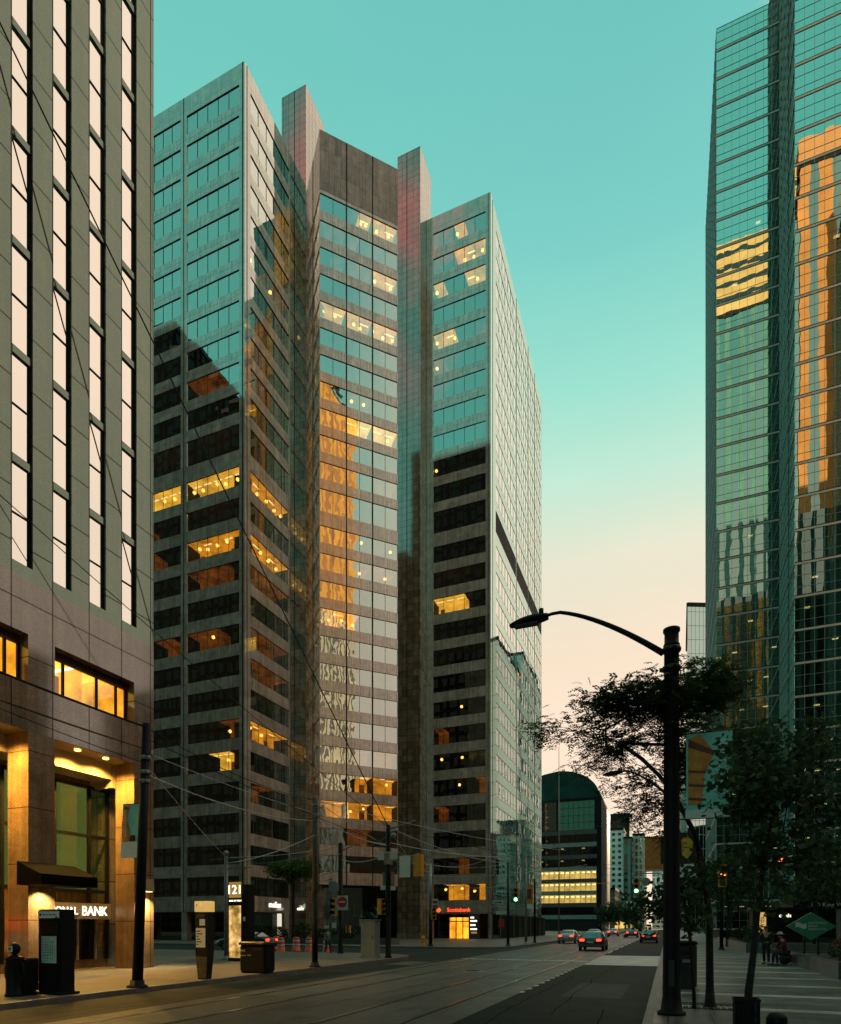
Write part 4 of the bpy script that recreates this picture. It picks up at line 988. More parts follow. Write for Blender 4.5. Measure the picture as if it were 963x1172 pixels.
# ------------------------------------------------------------------ pavement furniture, left
ip = thing('info_pillar', (-14.3,11.3,0), 'black information pillar with a white header and a pale map panel', 'info pillar')
b = MB(); b.bbox(-14.72, 11.05, 0, -13.92, 11.45, 2.12, .02); b.box(-14.8, 10.98, 0, -13.84, 11.52, .06); b.build('body', 'black_paint', ip)
plain('map_paper', (.66, .74, .66), .4, var=.1, scale=2)
b = MB(); b.box(-14.70, 11.035, 1.9, -13.97, 11.049, 2.07); hp = b.build('header', 'banner_white', ip)
text('lettering', 'New To The Area?', .062, (-14.30, 11.03, 1.985), (1,0,0), (0,0,1), 'black_paint', hp, .002)
b = MB(); disc(b, (-14.62,11.035,1.985), .035, 12, (0,-1,0), .004); disc(b, (-14.06,11.035,1.9), .04, 12, (0,-1,0), .004); b.build('symbol', 'dark_metal', hp)
b = MB(); b.box(-14.58, 11.032, .78, -14.06, 11.049, 1.45); mp = b.build('map_panel', 'map_paper', ip)
b = MB(); r_ = random.Random(3)
for k in range(9): z = .83+k*.068; b.box(-14.55, 11.026, z, -14.55+r_.uniform(.2,.46), 11.031, z+.008)
for k in range(8): xx = -14.55+k*.062; b.box(xx, 11.024, .82+r_.uniform(0,.2), xx+.006, 11.0255, 1.1+r_.uniform(0,.32))
b.build('map_lines', 'black_paint', mp)
b = MB(); b.box(-14.66, 11.03, 1.5, -13.98, 11.045, 1.86); b.build('screen', 'dark_glass', ip)
nb = thing('newspaper_box', (-14.72,10.72,0), 'small black newspaper box against the information pillar', 'newspaper box')
b = MB(); b.bbox(-14.95, 10.55, .12, -14.5, 10.92, .92, .03); b.box(-14.9, 10.6, 0, -14.55, 10.87, .12); b.build('body', 'black_paint', nb); b = MB(); b.box(-14.9, 10.535, .55, -14.55, 10.549, .85); b.build('window', 'dark_glass', nb)
rp = thing('parking_post', (-14.75,10.47,0), 'stout black ring post topped by a meter head with a green square sign', 'ring post')
x, y = -14.75, 10.47
b = MB(); b.lathe((x,y,0), [(.21,0),(.21,.05),(.185,.08),(.19,.85),(.2,.88),(.2,.94),(.16,.96),(.05,1.0)], 18); b.build('post', 'black_paint', rp)
b = MB()
for s_ in (-1,1): b.tube([(x+s_*(.17+.16*math.sin(a)), y, .58+.26*math.cos(a)) for a in [math.pi*k/10 for k in range(11)]], .028, 8)
b.build('ring', 'black_paint', rp)
b = MB(); b.tube([(x,y,.98),(x,y,1.06)], .05, 10); b.ball((x,y,1.15), .145, .11, .15, 14); mh = b.build('meter_head', 'black_paint', rp)
b = MB(); b.box(x-.075, y-.125, 1.08, x+.075, y-.108, 1.22); b.build('face_plate', 'banner_white', mh); b = MB(); disc(b, (x,y-.125,1.15), .045, 14, (0,-1,0), .006); b.build('green_disc', 'green_board', mh)
pm = thing('ticket_machine', (-13.85,16.1,0), 'narrow parking ticket machine with a lit cream top sign and white notices', 'ticket machine')
x, y = -13.85, 16.1
b = MB(); b.loft([[(x-.17,y-.1,0),(x+.17,y-.1,0),(x+.17,y+.12,0),(x-.17,y+.12,0)],[(x-.24,y-.14,.8),(x+.24,y-.14,.8),(x+.24,y+.16,.8),(x-.24,y+.16,.8)],[(x-.25,y-.15,2.15),(x+.25,y-.15,2.15),(x+.25,y+.17,2.15),(x-.25,y+.17,2.15)]]); b.build('body', 'dark_metal', pm)
b = MB(); b.prism([(x-.165,y-.109,.05),(x+.165,y-.109,.05),(x+.21,y-.138,.72),(x-.21,y-.138,.72)], (0,-.008,0)); b.build('kick_panel', 'weathered_wood', pm)
b = MB(); b.box(x-.26, y-.16, 2.16, x+.26, y+.17, 2.5); th_ = b.build('top_sign', 'sign_amber', pm); text('lettering', 'P', .13, (x-.17,y-.165,2.36), (1,0,0), (0,0,1), 'black_paint', th_, .003)
b = MB(); b.box(x-.06, y-.165, 1.72, x+.16, y-.152, 1.93); b.box(x-.2, y-.165, 1.02, x+.17, y-.152, 1.64); nt_ = b.build('notice', 'banner_white', pm)
b = MB()
for k in range(6): b.box(x-.17, y-.17, 1.1+k*.085, x-.17+.06+.2*((k*37)%10)/10, y-.166, 1.13+k*.085)
b.build('print', 'black_paint', nt_); b = MB(); b.box(x-.2, y-.165, 1.98, x+.14, y-.152, 2.08); b.build('slot_panel', 'mid_metal', pm)
lb = thing('litter_bin', (-13.9,19.05,0), 'large black litter bin on the kerb in front of the lit number pylon', 'litter bin')
x, y = -13.95, 19.0
b = MB(); b.bbox(x-.56, y-.3, .08, x+.56, y+.35, 1.02, .06); b.box(x-.5, y-.25, 0, x+.5, y+.3, .08); b.build('body', 'black_paint', lb)
b = MB(); b.bbox(x-.6, y-.34, 1.02, x+.6, y+.39, 1.14, .05); b.build('lid', 'dark_metal', lb)
b = MB(); b.box(x-.5, y-.312, .78, x-.3, y-.3, .85); b.box(x-.5, y-.312, .62, x-.28, y-.3, .66); b.box(x-.2, y-.312, .63, x-.05, y-.3, .67); b.build('label_plate', 'cabinet_grey', lb)
b = MB(); b.box(x+.05, y-.31, .8, x+.45, y-.3, .92); b.build('slot', 'dark_interior', lb)
pv = thing('address_pylon', (-19.5,25,0), 'tall black pylon with the number 121 above a glowing poster panel', 'pylon')
x, y = -19.56, 24.93
b = MB(); b.box(x-.45, y, 0, x+.75, y+.5, 3.72); b.build('body', 'black_paint', pv)
b = MB(); b.box(x-.36, y-.05, 3.08, x+.33, y-.003, 3.84); np_ = b.build('number_panel', 'sign_gold', pv)
text('lettering', '121', .62, (x-.015,y-.07,3.45), (1,0,0), (0,0,1), 'sign_white', np_, .015)
tx = thing; text('lettering', 'KING ST WEST', .11, (x-.0,y-.02,2.93), (1,0,0), (0,0,1), 'sign_white', pv, .01)
def poster_mat():
    m, nt, out = newmat('poster_glow'); e = N(nt, 'ShaderNodeEmission', i_Strength=1.0)
    col = ramp(nt, noise(nt, wpos(nt), 1.5, 3, .6), [(.3, (.08,.06,.02)), (.45, (.5,.28,.06)), (.56, (1,.62,.22)), (.68, (1,.85,.5))]); L(nt, col, e.inputs[0]); L(nt, e.outputs[0], out.inputs[0])
poster_mat()
b = MB(); b.box(x-.37, y-.03, .16, x+.32, y-.003, 2.7); b.build('poster_panel', 'poster_glow', pv); b = MB(); b.box(x+.45, y-.01, 1.95, x+.58, y-.003, 2.15); b.build('label_plate', 'banner_white', pv)
cb = thing('utility_cabinet', (-14.97,30.39,0), 'pale grey street cabinet beside the black signal pole', 'cabinet')
b = MB(); b.bbox(-15.4, 30.1, .1, -14.55, 30.75, 2.0, .03); b.box(-15.45, 30.05, 0, -14.5, 30.8, .1); b.build('body', 'cabinet_grey', cb)
b = MB(); b.box(-15.46, 30.04, 2.0, -14.49, 30.8, 2.06); b.build('lid', 'cabinet_grey', cb); b = MB(); b.box(-15.33, 30.085, .2, -14.62, 30.099, 1.9); dr = b.build('door', 'cabinet_grey', cb); b = MB(); b.box(-14.72, 30.06, 1.0, -14.68, 30.084, 1.2); b.build('handle', 'dark_metal', dr)
# barrels, cones, hydrant
def barrel(x, y, label, first=None):
    t = thing('traffic_barrel', (x,y,RZ), label, 'traffic barrel', 'orange traffic barrels by the road works')
    b = MB(); b.lathe((x,y,RZ), [(.36,0),(.36,.08),(.29,.1),(.27,.4)], 14); b.lathe((x,y,RZ), [(.255,.55),(.245,.7)], 14); b.lathe((x,y,RZ), [(.235,.85),(.225,1.0),(.12,1.04)], 14); b.build('body', 'orange_plastic', t)
    b = MB(); b.lathe((x,y,RZ), [(.268,.4),(.257,.55)], 14); b.lathe((x,y,RZ), [(.243,.7),(.237,.85)], 14); b.build('reflective_band', 'white_paint', t); return t
b0 = barrel(-25.3, 37.2, 'orange traffic barrel left of its fellows, nearest the litter bin')
dup(b0, (-25.2, 39.0, RZ), 'orange traffic barrel in the middle of the row behind the kerb'); dup(b0, (-23.5, 38.0, RZ), 'orange traffic barrel just left of the walker in teal'); dup(b0, (-21.6, 37.2, RZ), 'orange traffic barrel at the feet of the walker in teal')
dup(b0, (-28.0, 40.5, RZ), 'orange traffic barrel farthest back beside the plaza planter')
hy = thing('fire_hydrant', (-19.02,48.6,0), 'small yellow fire hydrant right of the grey cabinet, across the side street', 'hydrant')
b = MB(); b.lathe((-19.02,48.6,0), [(.2,0),(.2,.06),(.15,.1),(.15,.62),(.19,.65),(.19,.7),(.15,.78),(.06,.88),(.05,.95)], 14); b.build('body', 'signal_yellow', hy)
b = MB()
for s_ in (-1,1): b.tube([(-19.02,48.6,.5),(-19.02+s_*.26,48.6,.5)], .07, 10)
b.tube([(-19.02,48.6,.45),(-19.02,48.34,.45)], .09, 10); b.build('outlet', 'signal_yellow', hy)
# plaza planters in front of the stepped tower
def shrubmb(mb, c, rx, ry, rz, n, size, rnd):
    for k in range(n):
        while True:
            p = Vector((rnd.uniform(-1,1), rnd.uniform(-1,1), rnd.uniform(-1,1)))
            if p.length < 1: break
        if p.length < .55: p = p.normalized()*rnd.uniform(.6,1)
        q = Vector((c[0]+p.x*rx, c[1]+p.y*ry, c[2]+p.z*rz)); leaf(mb, q, size*rnd.uniform(.6,1.3), rnd)
def leaf(mb, q, s_, rnd, aspect=.45, droop=.25, mi=0):
    d = Vector((rnd.uniform(-1,1), rnd.uniform(-1,1), rnd.uniform(-1,.6)-droop)).normalized()
    sd2 = d.cross(Vector((rnd.uniform(-1,1),rnd.uniform(-1,1),1))).normalized()*s_*aspect
    up = d.cross(sd2).normalized()*s_*.08
    a = q; m1 = q+d*s_*.45; e = q+d*s_
    mb.mesh([a, m1+sd2+up, e, m1-sd2+up, m1], [(0,1,4),(1,2,4),(0,4,3),(4,2,3)], mi)
rs_ = random.Random(21)
def planter(x0, y0, x1, y1, h, label, shrubs=0, mat='planter_stone', leafm='leaf_shrub', flowers=False, sz=.16, n=500, rise=.35):
    t = thing('planter', (x0,y0,0), label, 'planter')
    b = MB(); w_ = .18
    b.box(x0,y0,0,x1,y0+w_,h); b.box(x0,y1-w_,0,x1,y1,h); b.box(x0,y0+w_,0,x0+w_,y1-w_,h); b.box(x1-w_,y0+w_,0,x1,y1-w_,h); b.build('wall', mat, t)
    b = MB(); b.box(x0+w_,y0+w_,0,x1-w_,y1-w_,h-.06); b.build('soil', 'soil', t)
    return t
planter(-40, 51.5, -23.5, 54.0, .55, 'long low stone planter on the plaza before the stepped tower', 0)
for k, (x, y, r_, hh) in enumerate([(-38.5,52.7,.9,1.5),(-36,52.6,1.0,1.1),(-33.4,52.8,.9,1.6),(-31,52.7,1.1,1.0),(-28.4,52.8,.9,1.3),(-26,52.7,1.0,.9)]):
    t = thing('shrub', (x,y,.5), ['tall dark shrub at the left end of the plaza planter','low spreading shrub second along the plaza planter','tall leafy shrub in the middle of the plaza planter','low wide shrub right of the middle of the plaza planter','upright shrub fifth along the plaza planter','low shrub at the right end of the plaza planter'][k], 'shrub', 'shrubs in the plaza planter')
    b = MB(); shrubmb(b, (x,y,.5+hh*.5), r_, .8, hh*.55, 420, .2, rs_); b.build('foliage', 'leaf_shrub', t)
    b = MB()
    for q in range(4): b.tube([(x,y,.45),(x+rs_.uniform(-.5,.5),y+rs_.uniform(-.3,.3),.5+hh*.6)], [.03,.012], 5)
    b.build('stem', 'bark', t)
ds = thing('directory_sign', (-24.2,80.6,0), 'upright directory board with white tenant names beside the red lit bank entrance', 'sign')
b = MB(); b.box(-24.95, 80.5, 0, -23.5, 80.75, 3.35); b.build('board', 'mid_metal', ds); b = MB()
for z_, ww in ((2.75,.5),(2.3,.9),(1.75,.7),(1.2,.9)): b.box(-24.7, 80.48, z_, -24.7+ww, 80.497, z_+.2)
b.build('tenant_line', 'sign_white', ds); b = MB(); b.box(-24.6, 80.47, .7, -23.8, 80.49, .95); b.build('lit_line', 'sign_gold', ds)
hd_ = thing('hoarding', (-21.5,83,0), 'dark slatted screen along the foot of the mirror end wall', 'fence')
b = MB()
for k in range(34): b.box(-21.4, 83+k*1.0, 0, -21.3, 83.85+k*1.0, 3.2)
b.build('panel', 'black_paint', hd_); b = MB()
for k in range(9): b.box(-21.25, 82.9+k*4, 0, -21.15, 83.0+k*4, 3.4)
b.box(-21.28, 82.9, 3.2, -21.2, 117, 3.28); b.build('post', 'galvanised', hd_)

# ------------------------------------------------------------------ right pavement furniture
rb = thing('litter_bin', (.42,18.6,0), 'slim dark litter bin behind the nearest street lamp', 'litter bin')
b = MB(); b.bbox(.22, 18.3, .06, .72, 18.85, 1.2, .04); b.box(.27, 18.35, 0, .67, 18.8, .06); b.build('body', 'dark_metal', rb); b = MB(); b.bbox(.2, 18.28, 1.2, .74, 18.87, 1.3, .04); b.build('lid', 'black_paint', rb); b = MB(); b.box(.3, 18.29, .92, .64, 18.3, 1.02); b.build('slot', 'dark_interior', rb); b = MB(); b.box(.36, 18.285, .72, .58, 18.299, .8); b.build('label_plate', 'cabinet_grey', rb)
bo = thing('bollard', (.9,6.35,0), 'short black bollard at the near edge of the right pavement', 'bollard')
b = MB(); b.lathe((.9,6.35,0), [(.1,0),(.1,.04),(.075,.07),(.07,.8),(.085,.82),(.085,.88),(.06,.92),(.02,.93)], 14); b.build('post', 'black_paint', bo)
planter(5.05, 23.45, 12.5, 33.0, .55, 'low grey granite planter wall at the right edge of the pavement')
planter(4.6, 44.5, 9.5, 70, .6, 'long grey planter farther up the right pavement, behind the standing person')
for k, (x, y) in enumerate([(6.2,25.5),(6.6,28.2),(7.2,31.3)]):
    t = thing('flower_bush', (x,y,.5), ['red flowering bush nearest in the right planter','red flowering bush in front of the green board','red flowering bush at the far end of the near right planter'][k], 'bush', 'red flowers in the right planter')
    b = MB(); shrubmb(b, (x,y,.8), .9, 1.2, .4, 380, .14, rs_); b.build('foliage', 'leaf_shrub', t); b = MB(); shrubmb(b, (x,y,1.0), .75, 1.0, .3, 160, .1, rs_); b.build('blossom', 'flower_red', t)
for k, (x, y) in enumerate([(5.6,47),(6.2,52),(5.8,58)]):
    t = thing('shrub', (x,y,.5), ['dark shrub at the near end of the far right planter','dark shrub in the middle of the far right planter','dark shrub at the far end of the far right planter'][k], 'shrub', 'shrubs in the far right planter')
    b = MB(); shrubmb(b, (x,y,1.1), .9, 1.6, .7, 420, .2, rs_); b.build('foliage', 'leaf_shrub', t)
nbf = thing('bank_board', (5.5,30.2,0), 'green diamond board with white bank lettering standing in the planter', 'sign')
x, y, z = 5.55, 30.2, 1.7
b = MB(); b.prism([(x-.9,y,z),(x,y,z-.58),(x+.9,y,z),(x,y,z+.58)], (0,.14,0)); b.build('board', 'green_board', nbf)
b = MB()
for xx in (x-.25, x+.25): b.box(xx-.04, y+.04, .4, xx+.04, y+.1, z-.36)
b.build('post', 'dark_metal', nbf)
for k, s_ in enumerate(('NATIONAL','BANK','FINANCIAL')): text('lettering', s_, .135, (x-.12,y-.012,z+.13-k*.13), (1,0,0), (0,0,1), 'white_paint', nbf, .006, align='LEFT')
b = MB(); pl = []
for k in range(9): q = k/8; pl.append((x-.58+.4*q, y-.006, z-.07+.04*math.sin(q*2*math.pi)))
for k in range(9): q = 1-k/8; pl.append((x-.58+.4*q, y-.006, z+.12+.04*math.sin(q*2*math.pi)))
b.face(pl); b.build('emblem', 'white_paint', nbf)
pp = thing('sign_pillar', (5.3,22.9,0), 'tall black pillar closing the near end of the granite planter', 'pillar')
b = MB(); b.box(5.12, 22.95, 0, 5.75, 23.44, 3.5); b.build('pillar', 'black_paint', pp); b = MB(); b.box(5.08, 22.9, 3.5, 5.8, 23.46, 3.58); b.build('cap', 'dark_metal', pp)
# glass gabled entrance pavilion
gp_ = thing('entrance_pavilion', (10.5,54,0), 'glass gabled entrance pavilion with the 150 King West fascia', 'pavilion')
b = MB(); b.face([(9.0,53.4,3.6),(14.2,53.4,3.6),(11.6,53.4,6.15)]); b.face([(9.0,53.4,3.6),(11.6,53.4,6.15),(11.6,60,6.15),(9.0,60,3.6)]); b.face([(14.2,53.4,3.6),(14.2,60,3.6),(11.6,60,6.15),(11.6,53.4,6.15)]); b.build('gable', 'mirror_glass', gp_)
b = MB(); b.tube([(9.0,53.38,3.6),(11.6,53.38,6.15),(14.2,53.38,3.6)], .05, 6); b.tube([(11.6,53.38,3.6),(11.6,53.38,6.15)], .03, 6); b.tube([(10.3,53.38,3.6),(11.6,53.38,5.0),(12.9,53.38,3.6)], .02, 6); b.build('gable_bar', 'dark_metal', gp_)
b = MB(); b.box(8.6, 53.2, 2.95, 14.6, 60, 3.58); fs_ = b.build('fascia', 'black_paint', gp_); text('lettering', '150 King West', .42, (9.7,53.18,3.25), (1,0,0), (0,0,1), 'white_paint', fs_, .02, align='LEFT')
b = MB(); b.box(8.9, 53.5, 0, 14.3, 53.6, 2.95); b.build('glazing', 'dark_glass', gp_); b = MB()
for xx in (8.75, 11.5, 14.4): b.box(xx-.12, 53.3, 0, xx+.12, 53.5, 2.95)
b.build('post', 'light_metal', gp_)
ks = thing('card_kiosk', (6.3,51,0), 'dark kiosk with a white lit cards sign behind the standing person', 'kiosk')
b = MB(); b.box(5.7, 51, 0, 8.7, 53, 2.9); b.build('body', 'black_paint', ks); b = MB(); b.box(5.55, 50.85, 2.9, 8.85, 53.1, 3.05); b.build('roof', 'dark_metal', ks)
b = MB(); b.box(6.0, 50.95, 1.0, 6.55, 50.99, 2.7); kp = b.build('lit_panel', 'sign_amber', ks); text('lettering', 'cards', .5, (6.28,50.93,1.85), (0,0,1), (-1,0,0), 'black_paint', kp, .01); text('lettering', 'cards', .36, (7.75,50.97,2.45), (1,0,0), (0,0,1), 'sign_white', ks, .01)
# ------------------------------------------------------------------ people
def skinmesh(name, joints, bones, mat, parent, sub=2):
    """one continuous body grown round a skeleton: joints = {name: (pos, rx, ry)}"""
    idx = {k: i for i, k in enumerate(joints)}
    me = bpy.data.meshes.new(name); o = ORG.get(parent, Vector((0,0,0)))
    me.from_pydata([tuple(Vector(v[0])-o) for v in joints.values()], [(idx[a], idx[b_]) for a, b_ in bones], [])
    ob = bpy.data.objects.new(name, me); COL.objects.link(ob)
    sm = ob.modifiers.new('skin', 'SKIN'); sm.use_smooth_shade = True; sm.branch_smoothing = .4
    for k, v in joints.items(): me.skin_vertices[0].data[idx[k]].radius = (v[1], v[2])
    for i in range(len(joints)): me.skin_vertices[0].data[i].use_root = (i == 0)
    ss = ob.modifiers.new('sub', 'SUBSURF'); ss.levels = sub; ss.render_levels = sub
    dg = bpy.context.evaluated_depsgraph_get(); dg.update()
    nm = bpy.data.meshes.new_from_object(ob.evaluated_get(dg)); bpy.data.objects.remove(ob); bpy.data.meshes.remove(me)
    nm.name = name; nm.materials.clear(); nm.materials.append(MATS[mat])
    for p in nm.polygons: p.use_smooth = True
    r = bpy.data.objects.new(name, nm); COL.objects.link(r); r.parent = parent; ORG[r] = o; return r
def person(loc, facing, pose, label, top, legs, hairm='hair', hat=None):
    t = thing('person', loc, label, 'person')
    f = Vector((math.cos(facing), math.sin(facing), 0)); s_ = Vector((-f.y, f.x, 0)); u = Vector((0,0,1)); B = Vector(loc)
    P = lambda fw, sd, up: B + f*fw + s_*sd + u*up
    if pose == 'sit':
        J = dict(pelvis=P(0,0,.56), waist=P(.04,0,.74), chest=P(.12,0,.98), neck=P(.17,0,1.14), head=P(.22,0,1.27), crown=P(.22,0,1.37),
            hipL=P(.02,.1,.54), kneeL=P(.44,.14,.52), ankL=P(.4,.15,.1), toeL=P(.58,.17,.04), hipR=P(.02,-.1,.54), kneeR=P(.45,-.13,.5), ankR=P(.46,-.14,.1), toeR=P(.64,-.15,.04),
            shL=P(.12,.19,1.07), elL=P(.22,.25,.82), wrL=P(.42,.1,.72), haL=P(.48,.06,.70), shR=P(.12,-.19,1.07), elR=P(.23,-.25,.82), wrR=P(.42,-.1,.74), haR=P(.48,-.06,.73))
    else:
        st = .16 if pose == 'walk' else .03
        J = dict(pelvis=P(0,0,.92), waist=P(0,0,1.08), chest=P(.01,0,1.3), neck=P(.02,0,1.46), head=P(.05,0,1.58), crown=P(.04,0,1.68),
            hipL=P(0,.09,.88), kneeL=P(.03+st*.6,.1,.49), ankL=P(st,.1,.09), toeL=P(.17+st,.12,.035), hipR=P(0,-.09,.88), kneeR=P(.03-st*.2,-.1,.49), ankR=P(-st*1.1,-.1,.1), toeR=P(.15-st*1.1,-.12,.035),
            shL=P(0,.18,1.39), elL=P(-.04,.24,1.12), wrL=P(.08 if pose=='walk' else .1,.23,.88), haL=P(.12,.22,.79), shR=P(0,-.18,1.39), elR=P(-.03,-.25,1.12), wrR=P(.12,-.2,.93), haR=P(.18,-.18,.86))
    rad = dict(pelvis=(.13,.1), waist=(.115,.09), chest=(.145,.1), neck=(.05,.05), head=(.085,.09), crown=(.06,.06), hip=(.085,.085), knee=(.055,.055), ank=(.038,.04), toe=(.035,.028), sh=(.055,.055), el=(.04,.04), wr=(.028,.028), ha=(.035,.02))
    g = lambda k: rad.get(k) or rad[k[:-1]]
    bones = [('pelvis','waist'),('waist','chest'),('chest','neck'),('neck','head'),('head','crown')]
    for q in 'LR': bones += [('pelvis','hip'+q),('hip'+q,'knee'+q),('knee'+q,'ank'+q),('ank'+q,'toe'+q),('chest','sh'+q),('sh'+q,'el'+q),('el'+q,'wr'+q),('wr'+q,'ha'+q)]
    body = skinmesh('body', {k: (v, *g(k)) for k, v in J.items()}, bones, 'skin', t)
    hd, nk = J['head'], J['neck']; ax = (J['crown']-nk).normalized()
    b = MB(); b.ball(hd+f*.092-ax*.015, .014, .014, .02, 8); b.build('nose', 'skin', t)
    b = MB()
    for q in (-1,1): b.ball(hd+f*.083+s_*.032*q+ax*.018, .011, .011, .008, 6)
    b.build('eyes', 'hair', t)
    b = MB(); b.ball(hd-f*.022+ax*.052, .098, .094, .085, 12); b.build('hair', hairm, t)
    # hands: palm plus five curled fingers
    b = MB()
    for q in 'LR':
        w0, h0 = J['wr'+q], J['ha'+q]; d = (h0-w0).normalized(); sd2 = d.cross(u).normalized() if abs(d.z) < .9 else f
        for k in range(4):
            r0 = h0+sd2*(.027-.018*k)+d*.02; ln = (.06,.07,.066,.05)[k]
            b.tube([r0, r0+d*ln*.6+f*.008, r0+d*ln+f*.026], [.0085,.008,.006], 5)
        r0 = h0+sd2*.034-d*.01; b.tube([r0, r0+sd2*.02+d*.03, r0+sd2*.018+d*.055], [.01,.009,.007], 5)
    b.build('fingers', 'skin', t)
    cl = {k: (J[k], g(k)[0]*1.16+.012, g(k)[1]*1.16+.012) for k in ('pelvis','waist','chest','shL','elL','wrL','shR','elR','wrR')}
    cl['neckbase'] = (J['neck']-ax*.03, .07, .06)
    skinmesh('jacket', cl, [('pelvis','waist'),('waist','chest'),('chest','neckbase')]+[x for q in 'LR' for x in (('chest','sh'+q),('sh'+q,'el'+q),('el'+q,'wr'+q))], top, t)
    cl = {k: (J[k], g(k)[0]*1.1+.012, g(k)[1]*1.1+.012) for k in ('pelvis','hipL','kneeL','ankL','hipR','kneeR','ankR')}
    skinmesh('trousers', cl, [x for q in 'LR' for x in (('pelvis','hip'+q),('hip'+q,'knee'+q),('knee'+q,'ank'+q))], legs, t)
    b = MB()
    for q in 'LR':
        a_, e = J['ank'+q], J['toe'+q]; d = (e-a_); d.z = 0; d = d.normalized(); sd2 = d.cross(u)
        base = Vector((a_.x, a_.y, e.z-.035)); b.loft([[base-d*.07+sd2*c_*.04*k_+u*h_ for c_, h_ in ((-1,0),(1,0),(1,.07),(-1,.07))] if k_ == .9 else [base+d*.2+sd2*c_*.03+u*h_ for c_, h_ in ((-1,0),(1,0),(1,.04),(-1,.04))] for k_ in (.9,.7)])
    b.build('shoes', 'cloth_black', t)
    if hat:
        b = MB(); c_ = hd+ax*.075; b.lathe((c_.x,c_.y,c_.z), [(.2,0),(.2,.015),(.11,.02),(.1,.1),(.05,.12)], 14); b.build('hat', hat, t)
    return t
person((4.1,31.8,0), R(-115), 'stand', 'person in dark clothes standing on the right pavement beside the planter', 'cloth_black', 'cloth_black')
person((4.72,30.9,0), R(195), 'sit', 'person in a dark red jacket and pale hat sitting against the planter wall', 'cloth_red', 'cloth_black', hat='cabinet_grey')
st = thing('folding_stool', (4.72,30.9,0), 'low dark stool under the seated person in the red jacket', 'stool')
b = MB(); b.box(4.5, 30.68, .4, 4.94, 31.12, .45); b.build('seat', 'cloth_black', st)
for q in (-1,1):
    for r_ in (-1,1): b = MB(); b.tube([(4.72+.19*q,30.9+.19*r_,0),(4.72+.17*q,30.9+.17*r_,.4)], .015, 6); b.build('leg', 'dark_metal', st)
person((-21.2,36.6,RZ), R(-20), 'walk', 'person in a teal top walking behind the two-tone utility pole', 'cloth_teal', 'cloth_denim')
bgp = thing('duffel_bag', (4.85,31.7,0), 'dark bulging bag on the pavement between the two people', 'bag')
b = MB(); b.ball((4.82,31.75,.24), .24, .42, .24, 14); b.build('body', 'cloth_black', bgp); b = MB(); b.tube([(4.82,31.45,.4),(4.82,31.6,.58),(4.82,31.9,.58),(4.82,32.05,.4)], .018, 6); b.build('handle', 'dark_metal', bgp)

